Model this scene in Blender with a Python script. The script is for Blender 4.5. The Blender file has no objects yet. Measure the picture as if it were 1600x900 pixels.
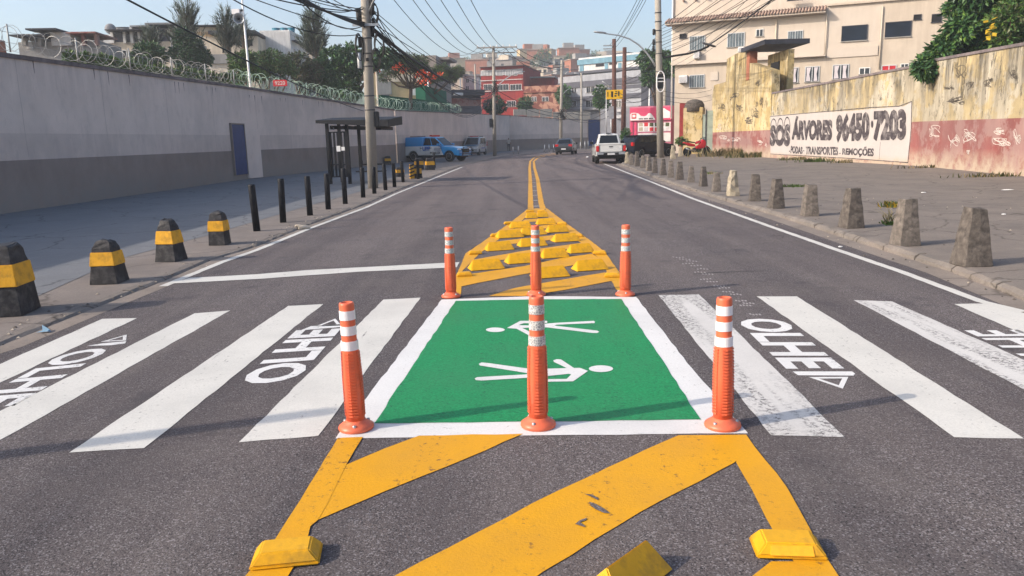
import bpy, bmesh, math, random
from mathutils import Vector, Matrix
random.seed(7)
R_ = random.Random(11)
PI = math.pi
sc = bpy.context.scene
C = sc.collection
# ------------------------------------------------------------------ camera
F_PX, CAM_H = 1200.0, 1.67
TH = math.atan(234.0/F_PX); ROLL = -0.026
cam_d = bpy.data.cameras.new('camera'); cam = bpy.data.objects.new('camera', cam_d); C.objects.link(cam)
cam_d.sensor_width = 36.0; cam_d.lens = 36.0*F_PX/1600.0; cam_d.clip_start = .05; cam_d.clip_end = 3000
RM = Matrix.Rotation(PI/2-TH, 3, 'X') @ Matrix.Rotation(ROLL, 3, 'Z')
cam.matrix_world = Matrix.Translation((0, 0, CAM_H)) @ RM.to_4x4()
sc.camera = cam
# ------------------------------------------------------------------ light
SUN_EL = math.radians(28.7)
SHX, SHY = 1.30, .43                        # ground direction in which shadows fall
w = bpy.data.worlds.new('World'); sc.world = w; w.use_nodes = True
nt = w.node_tree; bg = nt.nodes['Background']
sky = nt.nodes.new('ShaderNodeTexSky'); sky.sky_type = 'NISHITA'; sky.sun_disc = False
sky.sun_elevation = SUN_EL
sky.sun_rotation = math.atan2(-SHX, -SHY)
sky.altitude = 10; sky.air_density = 1.0; sky.dust_density = 3.2; sky.ozone_density = 2.0
nt.links.new(sky.outputs[0], bg.inputs[0]); bg.inputs[1].default_value = .15
sun_d = bpy.data.lights.new('sun', 'SUN'); sun = bpy.data.objects.new('sun', sun_d); C.objects.link(sun)
sun_d.energy = 2.9; sun_d.angle = math.radians(.6); sun_d.color = (1.0, .885, .75)
n_ = math.hypot(SHX, SHY)
sdir = Vector((SHX/n_*math.cos(SUN_EL), SHY/n_*math.cos(SUN_EL), -math.sin(SUN_EL)))
sun.rotation_euler = sdir.to_track_quat('-Z', 'Y').to_euler(); sun.location = (-30, -10, 40)
sc.view_settings.view_transform = 'Standard'; sc.view_settings.look = 'None'
sc.view_settings.gamma = 1; sc.view_settings.exposure = 0.78
# ------------------------------------------------------------------ geometry of the place
def ray(px, py): return RM @ Vector(((px-800)/F_PX, -(py-450)/F_PX, -1))
CP = Vector((0, 0, CAM_H))
def G(px, py, z=0.0):
    d = ray(px, py); t = (z-CAM_H)/d.z
    return Vector((d.x*t, d.y*t, z))
def at(px, py, Y):
    d = ray(px, py); t = Y/d.y
    return CP + d*t
def zat(P, px, py):
    return at(px, py, P.y).z
class Plane:                                   # vertical plane; u runs left to right seen from the road
    def __init__(s, A, B):
        s.A = Vector((A[0], A[1], 0)); s.B = Vector((B[0], B[1], 0))
        s.U = (s.B-s.A).normalized(); s.L = (s.B-s.A).length
        s.N = Vector((s.U.y, -s.U.x, 0))       # towards the viewer
        s.rot = math.atan2(s.U.y, s.U.x)
    def hit(s, px, py):                        # local (u, z)
        d = ray(px, py); t = (s.A-CP).dot(s.N)/d.dot(s.N); P = CP+d*t
        return ((P-s.A).dot(s.U), P.z)
    def w(s, u, z, o=0): return s.A + s.U*u + s.N*o + Vector((0, 0, z))
# ------------------------------------------------------------------ materials
M = {}
def lin(r, g, b):
    f = lambda c: (c/255/12.92) if c/255 <= .04045 else ((c/255+.055)/1.055)**2.4
    return (f(r), f(g), f(b))
def nodes_of(name):
    m = bpy.data.materials.new(name); m.use_nodes = True
    t = m.node_tree; b = t.nodes['Principled BSDF']; return m, t, b
def N(t, kind, **kw):
    n = t.nodes.new(kind)
    for k, v in kw.items():
        if k.startswith('i_'):
            key = k[2:]; key = int(key) if key.isdigit() else key
            n.inputs[key].default_value = v
        else: setattr(n, k, v)
    return n
def coords(t, kind='obj', sc3=(1, 1, 1)):
    if kind == 'geo': g = N(t, 'ShaderNodeNewGeometry'); o = g.outputs['Position']
    else: g = N(t, 'ShaderNodeTexCoord'); o = g.outputs['Object']
    mp = N(t, 'ShaderNodeMapping'); mp.inputs['Scale'].default_value = sc3
    t.links.new(o, mp.inputs[0]); return mp.outputs[0]
def noise(t, co, scale, detail=4, rough=.55):
    n = N(t, 'ShaderNodeTexNoise'); n.inputs['Scale'].default_value = scale
    n.inputs['Detail'].default_value = detail; n.inputs['Roughness'].default_value = rough
    t.links.new(co, n.inputs['Vector']); return n.outputs[0]
def ramp(t, fac, a, b, ca=(0, 0, 0, 1), cb=(1, 1, 1, 1)):
    r = N(t, 'ShaderNodeValToRGB'); e = r.color_ramp.elements
    e[0].position = a; e[0].color = ca; e[1].position = b; e[1].color = cb
    t.links.new(fac, r.inputs[0]); return r.outputs[0]
def mix(t, fac, a, b, mode='MIX'):
    m = N(t, 'ShaderNodeMix', data_type='RGBA', blend_type=mode)
    for s, v in ((0, fac), (6, a), (7, b)):
        if isinstance(v, (int, float)): m.inputs[s].default_value = v
        elif isinstance(v, tuple): m.inputs[s].default_value = (*v[:3], 1)
        else: t.links.new(v, m.inputs[s])
    return m.outputs[2]
def bump(t, b, h, st, dist=.01):
    n = N(t, 'ShaderNodeBump'); n.inputs['Strength'].default_value = st; n.inputs['Distance'].default_value = dist
    t.links.new(h, n.inputs['Height']); t.links.new(n.outputs[0], b.inputs['Normal'])
def mat(name, col, rough=.8, var=.18, scale=3, dirt=None, damt=.35, dscale=1.2, bmp=0, bscale=40, metal=0, spec=.3, kind='obj', sc3=(1, 1, 1), coat=0):
    m, t, b = nodes_of(name); M[name] = m
    co = coords(t, kind, sc3)
    c = tuple(col)
    n1 = noise(t, co, scale, 6)
    o = mix(t, ramp(t, n1, .3, .7), tuple(x*(1-var) for x in c), tuple(min(1, x*(1+var)) for x in c))
    if dirt:
        n2 = noise(t, co, dscale, 8, .65)
        f = ramp(t, n2, .48, .68, (0, 0, 0, 1), (damt, damt, damt, 1))
        o = mix(t, f, o, tuple(dirt))
    t.links.new(o, b.inputs['Base Color'])
    b.inputs['Roughness'].default_value = rough; b.inputs['Metallic'].default_value = metal
    b.inputs['Specular IOR Level'].default_value = spec
    if coat: b.inputs['Coat Weight'].default_value = coat; b.inputs['Coat Roughness'].default_value = .08
    if bmp: bump(t, b, noise(t, co, bscale, 4), bmp)
    return m
# asphalt: dark binder, pale stones, wheel tracks and patches
def asphalt_nodes(t):
    co = coords(t, 'geo'); cs = coords(t, 'geo', (1.0, .05, 1))
    v = N(t, 'ShaderNodeTexVoronoi'); v.inputs['Scale'].default_value = 140; t.links.new(co, v.inputs['Vector'])
    grain = noise(t, co, 110, 3, .7)
    base = mix(t, ramp(t, grain, .34, .66), (.050, .042, .041), (.185, .160, .155))
    vc = N(t, 'ShaderNodeSeparateColor'); t.links.new(v.outputs['Color'], vc.inputs[0])
    st = ramp(t, vc.outputs[0], .80, .92)
    base = mix(t, st, base, (.27, .25, .25))
    dk = ramp(t, vc.outputs[1], .82, .94)
    base = mix(t, dk, base, (.030, .028, .03))
    big = noise(t, co, .55, 5, .6)
    base = mix(t, ramp(t, big, .35, .68, (0, 0, 0, 1), (.55, .55, .55, 1)), base, (.112, .094, .090))
    trk = noise(t, cs, 1.1, 5, .6)
    base = mix(t, ramp(t, trk, .42, .70, (1, 1, 1, 1), (.66, .66, .69, 1)), (0, 0, 0), base, 'MIX') if False else mix(t, 1.0, base, ramp(t, trk, .42, .68, (1.06, 1.05, 1.05, 1), (.66, .66, .70, 1)), 'MULTIPLY')
    nn = N(t, 'ShaderNodeTexNoise'); nn.inputs['Scale'].default_value = 1.1; nn.inputs['Detail'].default_value = 7; t.links.new(co, nn.inputs['Vector'])
    vm = N(t, 'ShaderNodeVectorMath', operation='MULTIPLY_ADD'); vm.inputs[1].default_value = (1.6, 1.6, 1.6); t.links.new(nn.outputs['Color'], vm.inputs[0]); t.links.new(co, vm.inputs[2])
    ve = N(t, 'ShaderNodeTexVoronoi', feature='DISTANCE_TO_EDGE'); ve.inputs['Scale'].default_value = .22; t.links.new(vm.outputs[0], ve.inputs['Vector'])
    ck = ramp(t, ve.outputs['Distance'], .0, .0035, (.6, .6, .6, 1), (0, 0, 0, 1))
    ckm = N(t, 'ShaderNodeMath', operation='MULTIPLY'); t.links.new(ck, ckm.inputs[0]); t.links.new(ramp(t, noise(t, co, .3, 3, .5), .45, .55), ckm.inputs[1])
    base = mix(t, ckm.outputs[0], base, (.03, .027, .027))
    dust = noise(t, co, .9, 8, .7); base = mix(t, ramp(t, dust, .50, .72, (0, 0, 0, 1), (.30, .30, .30, 1)), base, (.19, .165, .15))
    oil = noise(t, co, 1.7, 3, .5)
    base = mix(t, ramp(t, oil, .62, .74, (0, 0, 0, 1), (.6, .6, .6, 1)), base, (.05, .047, .052))
    return co, v, grain, base
def make_asphalt():
    m, t, b = nodes_of('asphalt'); M['asphalt'] = m
    co, v, grain, base = asphalt_nodes(t)
    # base colour turns paler and warmer with distance along the road
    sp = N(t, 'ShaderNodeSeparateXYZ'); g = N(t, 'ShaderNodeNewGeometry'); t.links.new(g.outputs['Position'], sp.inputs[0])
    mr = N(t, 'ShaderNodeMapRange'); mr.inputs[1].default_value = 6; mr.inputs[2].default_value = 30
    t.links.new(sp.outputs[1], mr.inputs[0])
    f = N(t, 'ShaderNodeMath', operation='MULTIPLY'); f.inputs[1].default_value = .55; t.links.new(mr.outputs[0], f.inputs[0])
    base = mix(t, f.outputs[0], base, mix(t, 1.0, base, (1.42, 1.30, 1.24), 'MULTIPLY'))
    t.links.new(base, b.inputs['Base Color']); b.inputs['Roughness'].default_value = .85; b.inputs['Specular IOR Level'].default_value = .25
    bump(t, b, grain, .7, .01)
make_asphalt()
def paint_mat(name, col, crack=.05, wear=.0, wearcol=(.12, .11, .11), rough=.65, spk=.12, streak=(6, .5, 1)):
    m, t, b = nodes_of(name); M[name] = m
    co = coords(t, 'geo'); cs = coords(t, 'geo', streak)
    g = noise(t, co, 70, 4, .7); big = noise(t, co, 1.3, 5, .6)
    c = tuple(col)
    o = mix(t, ramp(t, g, .3, .7), tuple(x*(1-spk) for x in c), tuple(min(1, x*(1+spk*.6)) for x in c))
    o = mix(t, ramp(t, big, .42, .70, (0, 0, 0, 1), (.42, .42, .42, 1)), o, tuple(x*.62+.03 for x in c))
    pit = ramp(t, noise(t, co, 38, 5, .75), .70-.02, .76, (0, 0, 0, 1), (.8, .8, .8, 1))
    o = mix(t, pit, o, wearcol)
    if crack:
        s = ramp(t, noise(t, cs, 2.2, 6, .7), .70-crack, .72-crack*.7, (0, 0, 0, 1), (.75, .75, .75, 1))
        o = mix(t, s, o, wearcol)
    if wear:
        wn = ramp(t, noise(t, co, 26, 7, .8), .62-wear*.3, .66-wear*.3, (0, 0, 0, 1), (.9, .9, .9, 1))
        mk = ramp(t, noise(t, cs, .9, 3, .6), .45, .58)
        mm = N(t, 'ShaderNodeMath', operation='MULTIPLY'); t.links.new(wn, mm.inputs[0]); t.links.new(mk, mm.inputs[1])
        o = mix(t, mm.outputs[0], o, wearcol)
    t.links.new(o, b.inputs['Base Color']); b.inputs['Roughness'].default_value = rough; b.inputs['Specular IOR Level'].default_value = .3
    bump(t, b, g, .35, .006)
paint_mat('white_paint', (.62, .60, .55), crack=.045, wear=.10)
paint_mat('fresh_white', (.68, .67, .65), crack=0, wear=.05, spk=.10)
paint_mat('worn_white', (.60, .58, .55), crack=.04, wear=.40)
paint_mat('text_white', (.70, .69, .67), crack=.02, wear=.25)
paint_mat('green_paint', (.012, .245, .080), crack=0.02, wear=.20, wearcol=(.010, .09, .04), rough=.6, spk=.5)
paint_mat('yellow_paint', (.66, .315, .004), crack=.0, wear=.16, wearcol=(.17, .08, .03), rough=.55, spk=.06)
paint_mat('faint_white', (.34, .31, .30), crack=.05, wear=.3)
mat('tar', (.035, .032, .033), .7, .2, 9)
mat('ground_soil', (.20, .175, .15), .95, .25, .4, bmp=.3, kind='geo')
def pavement(name, base, dark, light, jx=0):
    m, t, b = nodes_of(name); M[name] = m
    co = coords(t, 'geo')
    g = noise(t, co, 45, 5, .7); a = noise(t, co, .8, 7, .65); c2 = noise(t, co, 3.5, 8, .7)
    o = mix(t, ramp(t, g, .3, .7), tuple(x*.8 for x in base), tuple(x*1.18 for x in base))
    o = mix(t, ramp(t, a, .42, .66, (0, 0, 0, 1), (.65, .65, .65, 1)), o, dark)
    o = mix(t, ramp(t, c2, .52, .70, (0, 0, 0, 1), (.5, .5, .5, 1)), o, light)
    v = N(t, 'ShaderNodeTexVoronoi', feature='DISTANCE_TO_EDGE'); v.inputs['Scale'].default_value = .45
    wob = N(t, 'ShaderNodeMix', data_type='VECTOR'); wob.inputs[0].default_value = .12
    nn = N(t, 'ShaderNodeTexNoise'); nn.inputs['Scale'].default_value = 1.6; nn.inputs['Detail'].default_value = 6
    t.links.new(co, nn.inputs['Vector']); t.links.new(co, wob.inputs[4]); t.links.new(nn.outputs['Color'], wob.inputs[5])
    vm = N(t, 'ShaderNodeVectorMath', operation='MULTIPLY_ADD'); vm.inputs[1].default_value = (.7, .7, .7)
    t.links.new(nn.outputs['Color'], vm.inputs[0]); t.links.new(co, vm.inputs[2]); t.links.new(vm.outputs[0], v.inputs['Vector'])
    o = mix(t, ramp(t, v.outputs['Distance'], .0, .012, (.7, .7, .7, 1), (0, 0, 0, 1)), o, tuple(x*.3 for x in base))
    t.links.new(o, b.inputs['Base Color']); b.inputs['Roughness'].default_value = .92; b.inputs['Specular IOR Level'].default_value = .2
    bump(t, b, g, .5, .01)
pavement('sidewalk_right', (.20, .172, .15), (.13, .114, .104), (.25, .215, .185))
pavement('sidewalk_left', (.215, .185, .165), (.15, .13, .118), (.26, .225, .195))
pavement('shade_tinted_slab', (.17, .175, .185), (.145, .15, .16), (.20, .205, .21))  # cool tone paints the long wall's shade onto the pavement
pavement('gutter', (.25, .21, .18), (.15, .128, .11), (.30, .255, .22))
pavement('kerb', (.20, .172, .15), (.12, .11, .10), (.30, .27, .24))
# walls
def wall_mat(name, col, streak=.25, scol=(.1, .09, .08), zlo=3.0, zhi=5.0, patch=None, pamt=.5, bot=None, fine=.1, scuff=0):
    """painted masonry: blotches, rain streaks running down from the coping, damp at the foot"""
    m, t, b = nodes_of(name); M[name] = m
    co = coords(t, 'geo'); cs = coords(t, 'geo', (2.0, 2.0, .26))
    c = tuple(col)
    o = mix(t, ramp(t, noise(t, co, .8, 7, .65), .3, .7), tuple(x*(1-fine) for x in c), tuple(x*(1+fine) for x in c))
    if patch:
        o = mix(t, ramp(t, noise(t, co, .9, 9, .68), .47, .52, (0, 0, 0, 1), (pamt, pamt, pamt, 1)), o, patch)
    g = N(t, 'ShaderNodeNewGeometry'); sp = N(t, 'ShaderNodeSeparateXYZ'); t.links.new(g.outputs['Position'], sp.inputs[0])
    mr = N(t, 'ShaderNodeMapRange'); mr.inputs[1].default_value = zlo; mr.inputs[2].default_value = zhi; t.links.new(sp.outputs[2], mr.inputs[0])
    st = ramp(t, noise(t, cs, 1.5, 6, .7), .36, .60, (0, 0, 0, 1), (1, 1, 1, 1))
    mu = N(t, 'ShaderNodeMath', operation='MULTIPLY'); t.links.new(st, mu.inputs[0]); t.links.new(mr.outputs[0], mu.inputs[1])
    brk = ramp(t, noise(t, coords(t, 'geo', (.9, .9, .5)), .8, 4, .6), .33, .48)
    mx = N(t, 'ShaderNodeMath', operation='MULTIPLY'); t.links.new(mu.outputs[0], mx.inputs[0]); t.links.new(brk, mx.inputs[1])
    m2 = N(t, 'ShaderNodeMath', operation='MULTIPLY'); t.links.new(mx.outputs[0], m2.inputs[0]); m2.inputs[1].default_value = streak
    o = mix(t, m2.outputs[0], o, scol)
    if scuff:
        cf = coords(t, 'geo', (1, 1, .45))
        sc_ = ramp(t, noise(t, cf, 3.6, 9, .78), .54, .60, (0, 0, 0, 1), (scuff, scuff, scuff, 1)); o = mix(t, sc_, o, tuple(x*.9 for x in scol))
        bl = ramp(t, noise(t, co, .35, 4, .6), .45, .62, (0, 0, 0, 1), (.45, .45, .45, 1)); o = mix(t, bl, o, tuple(x*.55+.08 for x in c))
    if bot:
        mb_ = N(t, 'ShaderNodeMapRange'); mb_.inputs[1].default_value = .1+bot[0]; mb_.inputs[2].default_value = .1; t.links.new(sp.outputs[2], mb_.inputs[0])
        bn = ramp(t, noise(t, co, 2.2, 8, .7), .30, .62)
        m3 = N(t, 'ShaderNodeMath', operation='MULTIPLY'); t.links.new(mb_.outputs[0], m3.inputs[0]); t.links.new(bn, m3.inputs[1])
        m4 = N(t, 'ShaderNodeMath', operation='MULTIPLY'); m4.inputs[1].default_value = 1.6; m4.use_clamp = True; t.links.new(m3.outputs[0], m4.inputs[0])
        o = mix(t, m4.outputs[0], o, bot[1])
    t.links.new(o, b.inputs['Base Color']); b.inputs['Roughness'].default_value = .9; b.inputs['Specular IOR Level'].default_value = .2
    bump(t, b, noise(t, co, 25, 5, .65), .3, .02)
wall_mat('prison_wall', (.66, .56, .505), .35, (.24, .20, .19), 2.6, 4.8, fine=.06, scuff=.12)
wall_mat('prison_mid', (.60, .505, .455), .2, (.3, .25, .25), .2, 1.6, fine=.08, scuff=.15)
wall_mat('joint', (.44, .375, .345), .2, (.3, .25, .25), .2, 1.6, fine=.2)
wall_mat('prison_band', (.275, .225, .20), .25, (.15, .13, .13), .2, 1.6, fine=.12, bot=(.8, (.26, .23, .21)))
wall_mat('coping', (.20, .165, .165), .7, (.07, .06, .06), 3.0, 4.4, fine=.3)
wall_mat('yellow_wall', (.47, .37, .20), .95, (.075, .068, .056), 1.0, 3.8, patch=(.48, .43, .34), pamt=.9, fine=.28, scuff=.85)
wall_mat('yellow_block', (.48, .36, .165), 1.0, (.13, .10, .05), 2.2, 6.0, patch=(.60, .50, .32), pamt=.7, fine=.25, scuff=.85)
wall_mat('red_band', (.24, .072, .065), .2, (.4, .28, .24), .3, 1.6, patch=(.36, .245, .22), pamt=.65, fine=.2, bot=(.8, (.42, .33, .25)), scuff=.35)
wall_mat('pale_panel', (.45, .41, .39), .35, (.35, .3, .26), .4, 3.0, fine=.05, bot=(.4, (.45, .36, .28)))
wall_mat('cream_facade', (.55, .475, .40), .35, (.40, .32, .25), 4, 16, fine=.05)
wall_mat('cream_lower', (.52, .44, .355), .3, (.33, .26, .2), 1, 7, fine=.06)
for nm, c in dict(red_house=(.26, .035, .033), grey_house=(.33, .34, .37), cream_house=(.62, .53, .42), white_house=(.62, .61, .60),
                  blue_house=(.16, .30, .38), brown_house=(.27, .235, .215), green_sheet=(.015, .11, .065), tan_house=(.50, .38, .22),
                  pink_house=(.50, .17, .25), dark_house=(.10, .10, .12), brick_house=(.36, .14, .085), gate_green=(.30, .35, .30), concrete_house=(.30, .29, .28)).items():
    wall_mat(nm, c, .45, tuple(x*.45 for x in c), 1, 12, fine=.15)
def brick_mat():
    m, t, b = nodes_of('brick'); M['brick'] = m
    co = coords(t, 'obj'); mp = N(t, 'ShaderNodeMapping'); mp.inputs['Rotation'].default_value = (PI/2, 0, 0); t.links.new(co, mp.inputs[0])
    v = N(t, 'ShaderNodeTexVoronoi'); v.inputs['Scale'].default_value = 1.6; t.links.new(co, v.inputs['Vector'])
    s = N(t, 'ShaderNodeSeparateColor'); t.links.new(v.outputs['Color'], s.inputs[0])
    o = mix(t, ramp(t, s.outputs[0], .2, .8), (.17, .05, .035), (.42, .22, .15))
    t.links.new(o, b.inputs['Base Color']); b.inputs['Roughness'].default_value = .9
brick_mat()
mat('concrete', (.34, .315, .285), .9, .15, 4, (.16, .15, .14), .6, 2.5, .4, 40)
mat('concrete_pole', (.32, .29, .25), .9, .12, 3, (.2, .18, .16), .5, 3, .25, 60)
mat('dark_concrete', (.115, .098, .085), .95, .5, 9, (.045, .04, .037), .9, 8, .6, 30)
mat('mid_concrete', (.16, .137, .118), .95, .45, 9, (.06, .053, .047), .85, 8, .6, 30)
mat('pale_stone', (.36, .31, .23), .95, .2, 6, (.16, .13, .10), .5, 5, .6, 25)
mat('bollard_black', (.022, .021, .024), .65, .4, 7, (.14, .13, .12), .4, 9, .5, 30)
mat('bollard_yellow', (.72, .36, .02), .6, .1, 8, (.16, .09, .03), .5, 10, .4, 30)
mat('post_black', (.008, .009, .013), .6, .3, 8, (.05, .05, .05), .3, 5)
mat('black_metal', (.008, .009, .013), .65, .3, 6)
mat('dark_roof', (.035, .035, .045), .7, .3, 2)
mat('grey_roof', (.22, .22, .23), .7, .3, 2, (.1, .09, .09), .5, 1)
mat('rust_metal', (.10, .045, .035), .8, .35, 6, (.05, .03, .03), .5, 4)
mat('galvanised', (.42, .43, .44), .45, .15, 9, metal=.6)
mat('razor_grey', (.34, .34, .33), .5, .15, 5, metal=.3)
mat('razor_green', (.24, .34, .28), .5, .15, 5, metal=.2)
mat('cable_black', (.012, .012, .014), .6, .2, 5)
mat('cable_grey', (.06, .06, .065), .6, .2, 5)
mat('orange_plastic', (.74, .145, .065), .42, .06, 9, (.28, .09, .06), .45, 9, spec=.45)
mat('reflect_white', (.80, .78, .80), .35, .05, 12, spec=.5)
def hatch_mat():
    m, t, b = nodes_of('reflect_grey'); M['reflect_grey'] = m
    v = N(t, 'ShaderNodeTexVoronoi', feature='DISTANCE_TO_EDGE'); v.inputs['Scale'].default_value = 70; t.links.new(coords(t), v.inputs['Vector'])
    t.links.new(mix(t, ramp(t, v.outputs['Distance'], .04, .12), (.66, .66, .64), (.30, .31, .32)), b.inputs['Base Color']); b.inputs['Roughness'].default_value = .4
hatch_mat()
mat('stud_yellow', (.68, .35, .008), .5, .10, 9, (.22, .13, .03), .6, 7, .12, 60)
mat('stud_lens', (.90, .38, .01), .25, .1, 40, spec=.6)
mat('trunk', (.12, .085, .06), .95, .3, 6, bmp=.5)
mat('trunk_pale', (.26, .21, .17), .95, .3, 5, bmp=.4)
def leaf(name, c):
    m, t, b = nodes_of(name); M[name] = m
    n = noise(t, coords(t), 1.3, 4)
    t.links.new(mix(t, ramp(t, n, .35, .65), tuple(x*.6 for x in c), tuple(x*1.35 for x in c)), b.inputs['Base Color'])
    b.inputs['Roughness'].default_value = .5; b.inputs['Specular IOR Level'].default_value = .4
for nm, c in dict(leaf_dark=(.030, .078, .026), leaf_mid=(.055, .125, .028), leaf_bright=(.09, .16, .022), leaf_yellow=(.50, .33, .02), leaf_olive=(.07, .085, .03),
                  leaf_pine=(.040, .062, .042), flower_red=(.75, .09, .02), dry_grass=(.42, .34, .17), leaf_grass=(.10, .13, .035), leaf_brown=(.07, .06, .04)).items(): leaf(nm, c)
mat('glass_dark', (.020, .026, .036), .12, .3, 1, spec=.6)
mat('glass_black', (.012, .018, .03), .35, .3, 1, spec=.15)
mat('glass_blue', (.10, .13, .15), .2, .35, 2, spec=.6)
mat('alu_frame', (.50, .51, .52), .5, .1, 6)
mat('white_frame', (.70, .69, .68), .6, .08, 6)
mat('curtain', (.55, .50, .52), .9, .2, 9, sc3=(6, 1, .3))
mat('red_cloth', (.45, .02, .03), .8, .2, 5)
mat('opening_dark', (.012, .012, .014), .9, .2, 2)
mat('roof_tile', (.36, .25, .20), .9, .3, 8, (.14, .10, .08), .6, 3)
mat('car_blue', (.01, .23, .52), .28, .05, 2, coat=.8)
mat('car_white', (.62, .62, .60), .3, .04, 2, (.45, .42, .38), .2, 3, coat=.6)
mat('car_silver', (.36, .38, .40), .3, .05, 2, coat=.6)
mat('car_grey', (.035, .038, .044), .28, .1, 2, coat=.8)
mat('car_black', (.006, .009, .018), .42, .1, 2, spec=.25)
mat('car_glass', (.010, .013, .017), .15, .1, 2, spec=.35)
mat('plastic_black', (.014, .014, .015), .6, .2, 6)
mat('tyre', (.016, .016, .016), .85, .2, 10)
mat('rim', (.45, .46, .47), .3, .1, 10, metal=.8)
mat('tail_red', (.50, .01, .012), .2, .1, 10, spec=.6)
mat('lamp_glass', (.72, .75, .78), .12, .1, 10, spec=.8)
mat('plate', (.6, .6, .6), .5, .05, 10)
mat('moto_red', (.50, .008, .02), .25, .05, 5, coat=.8)
mat('sign_yellow', (.82, .46, .01), .5, .08, 5)
mat('sign_pink', (.60, .065, .15), .6, .06, 2)
mat('sign_white', (.74, .72, .72), .6, .05, 2)
mat('sign_grey', (.33, .33, .35), .6, .2, 4)
mat('sign_red', (.55, .03, .04), .6, .1, 4)
mat('text_dark', (.055, .045, .05), .85, .25, 6, (.55, .5, .47), .35, 3.0, kind='geo')
mat('text_blue', (.02, .09, .34), .5, .1, 4)
mat('text_black', (.02, .02, .02), .6, .1, 4)
mat('text_pale', (.62, .55, .50), .85, .2, 6)
mat('scribble', (.10, .085, .07), .9, .2, 6)
mat('door_blue', (.010, .035, .14), .45, .15, 3, (.05, .08, .2), .3, 2)
mat('tank_blue', (.02, .16, .24), .5, .1, 3)
mat('skin', (.22, .12, .08), .6, .1, 6)
mat('shirt', (.40, .38, .36), .9, .1, 6)
mat('trouser', (.03, .035, .05), .9, .1, 6)
mat('hair', (.012, .010, .010), .8, .1, 6)
mat('stone_beige', (.45, .38, .30), .9, .2, 8)
mat('paper', (.78, .77, .75), .8, .05, 8)
mat('litter_blue', (.16, .27, .36), .7, .1, 8)
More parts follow.
